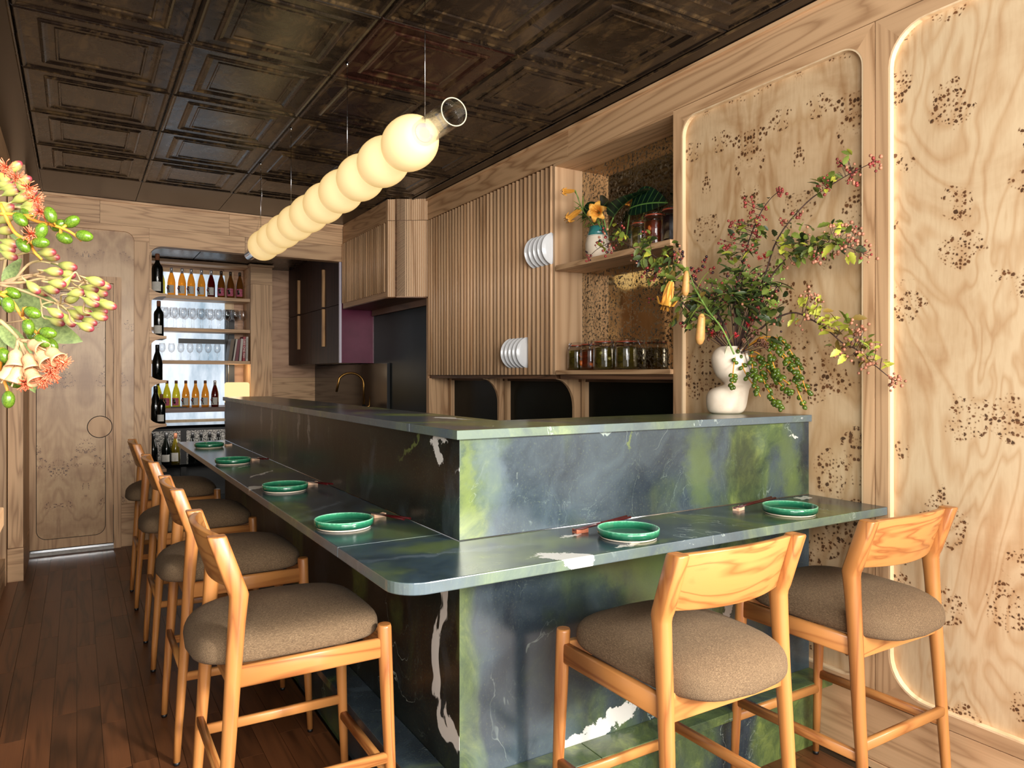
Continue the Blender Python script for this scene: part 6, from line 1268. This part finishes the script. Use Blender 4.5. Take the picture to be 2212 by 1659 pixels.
BD = MB().lathe([(.03, -.55), (.05, -.2), (.09, -.02), (.20, .16), (.27, .36), (.285, .58), (.24, .80), (.15, .94), (.05, 1.0), (0, 1.0)], 16).mesh('bud'); BD.materials.append(M['bud'])
def bud_branch(label, buds, stemsd, mat_stem):
    t = thing('gum_bud_branch', label, 'branch', stemsd[0][0], 0, 'foreground arrangement')
    stems = [smooth_path(s, 4) for s in stemsd]
    for s in stems: obj('stem', MB().tube(s, [.0022*(1 - .5*i/len(s)) for i in range(len(s))], 8), mat_stem, t)
    for a, b in buds:
        a, b = Vector(a), Vector(b); d = b - a; L = max(.021, d.length*1.2)
        o = obj('bud', BD, None, t); o.location = a - wpos(t); o.rotation_euler = align(d, 0, 'Z'); o.scale = (L,)*3
        e = a - d.normalized()*L*.5; dd, q, dr = curve_to(stems, e - d*.8)
        obj('bud_stalk', MB().tube(smooth_path([q, (q + e)/2 + Vector((0, 0, .002)), e, a], 3), [.0011]*9 + [.0014], 6), mat_stem, t)
    return t
bud_branch('gum branch with a dense fan of yellow-green red-tipped buds pointing right, left edge', DATA['buds'], DATA['budstems'], 'twig_pink')
ub = bud_branch('upper gum branch with rounder buds and coral stamens, left edge under the ceiling', DATA['buds2'], DATA['bud2stems'], 'twig_pink')
TB = burst('stamens', 60, .0125, .0005, 'tassel')
t = thing('gum_blossom_branch', 'gum branch with peach bell cups and coral red stamens, lower left edge', 'branch', DATA['cupstems'][0][0], 0, 'foreground arrangement')
stems = [smooth_path(s, 4) for s in DATA['cupstems']]
for s in stems: obj('stem', MB().tube(s, [.0026*(1 - .45*i/len(s)) for i in range(len(s))], 8), 'twig_pink', t)
CU = MB().lathe([(.06, -.2), (.10, 0), (.30, .16), (.36, .36), (.33, .62), (.42, .86), (.47, 1.0), (.44, 1.02), (.36, .88), (.28, .6), (.12, .35), (0, .3)], 20).mesh('gum_cup'); CU.materials.append(M['cup'])
for a, b in DATA['cups']:
    a, b = Vector(a), Vector(b); d = (b - a).normalized() - FW*.25; o = obj('gum_cup', CU, None, t); o.location = a - wpos(t); o.rotation_euler = align(d, 0, 'Z'); o.scale = (.0225,)*3
    cs = obj('stigma', MB().tube([(0, 0, .3), (.05, 0, 1.0), (.12, 0, 1.25)], [.05, .04, .05], 6), 'cup', o, local=True)
for i, p in enumerate(DATA['tassel']):
    o = obj('stamens', TB, None, t if p[2] < 1.45 else ub); o.location = Vector(p) - wpos(o.parent); o.rotation_euler = align(RT*rp_.uniform(.1, .8) - UP*rp_.uniform(-.1, .7) - FW*.5, rp_.random()*3, 'Z')
GLB = leaf_me('leaf', 'leaf_gum', .50, 0, .12, 12)
t = thing('gum_leaf_sprig', 'broad grey-green gum leaves behind the foreground buds at the left edge', 'branch', DATA['fleaf'][0][0], 0, 'foreground arrangement')
for l in DATA['fleaf']:
    a, b = Vector(l[0]), Vector(l[-1]); o = at_leaf(GLB, t, a, b - a, (b - a).length*1.05, roll=0)
    o.rotation_euler = (Matrix.Rotation(0, 4, 'X') @ Matrix([[*( (b-a).normalized().cross(-FW).normalized()), 0], [*((b - a).normalized()), 0], [*(((b-a).normalized().cross(-FW).normalized()).cross((b-a).normalized())), 0], [0, 0, 0, 1]]).transposed()).to_euler()
obj('leaf_stalks', MB().tube([DATA['fleaf'][1][0], DATA['fleaf'][2][0], DATA['fleaf'][3][0]], .002, 6).tube([DATA['fleaf'][0][0], DATA['fleaf'][1][0]], .002, 6), 'twig_pink', t)
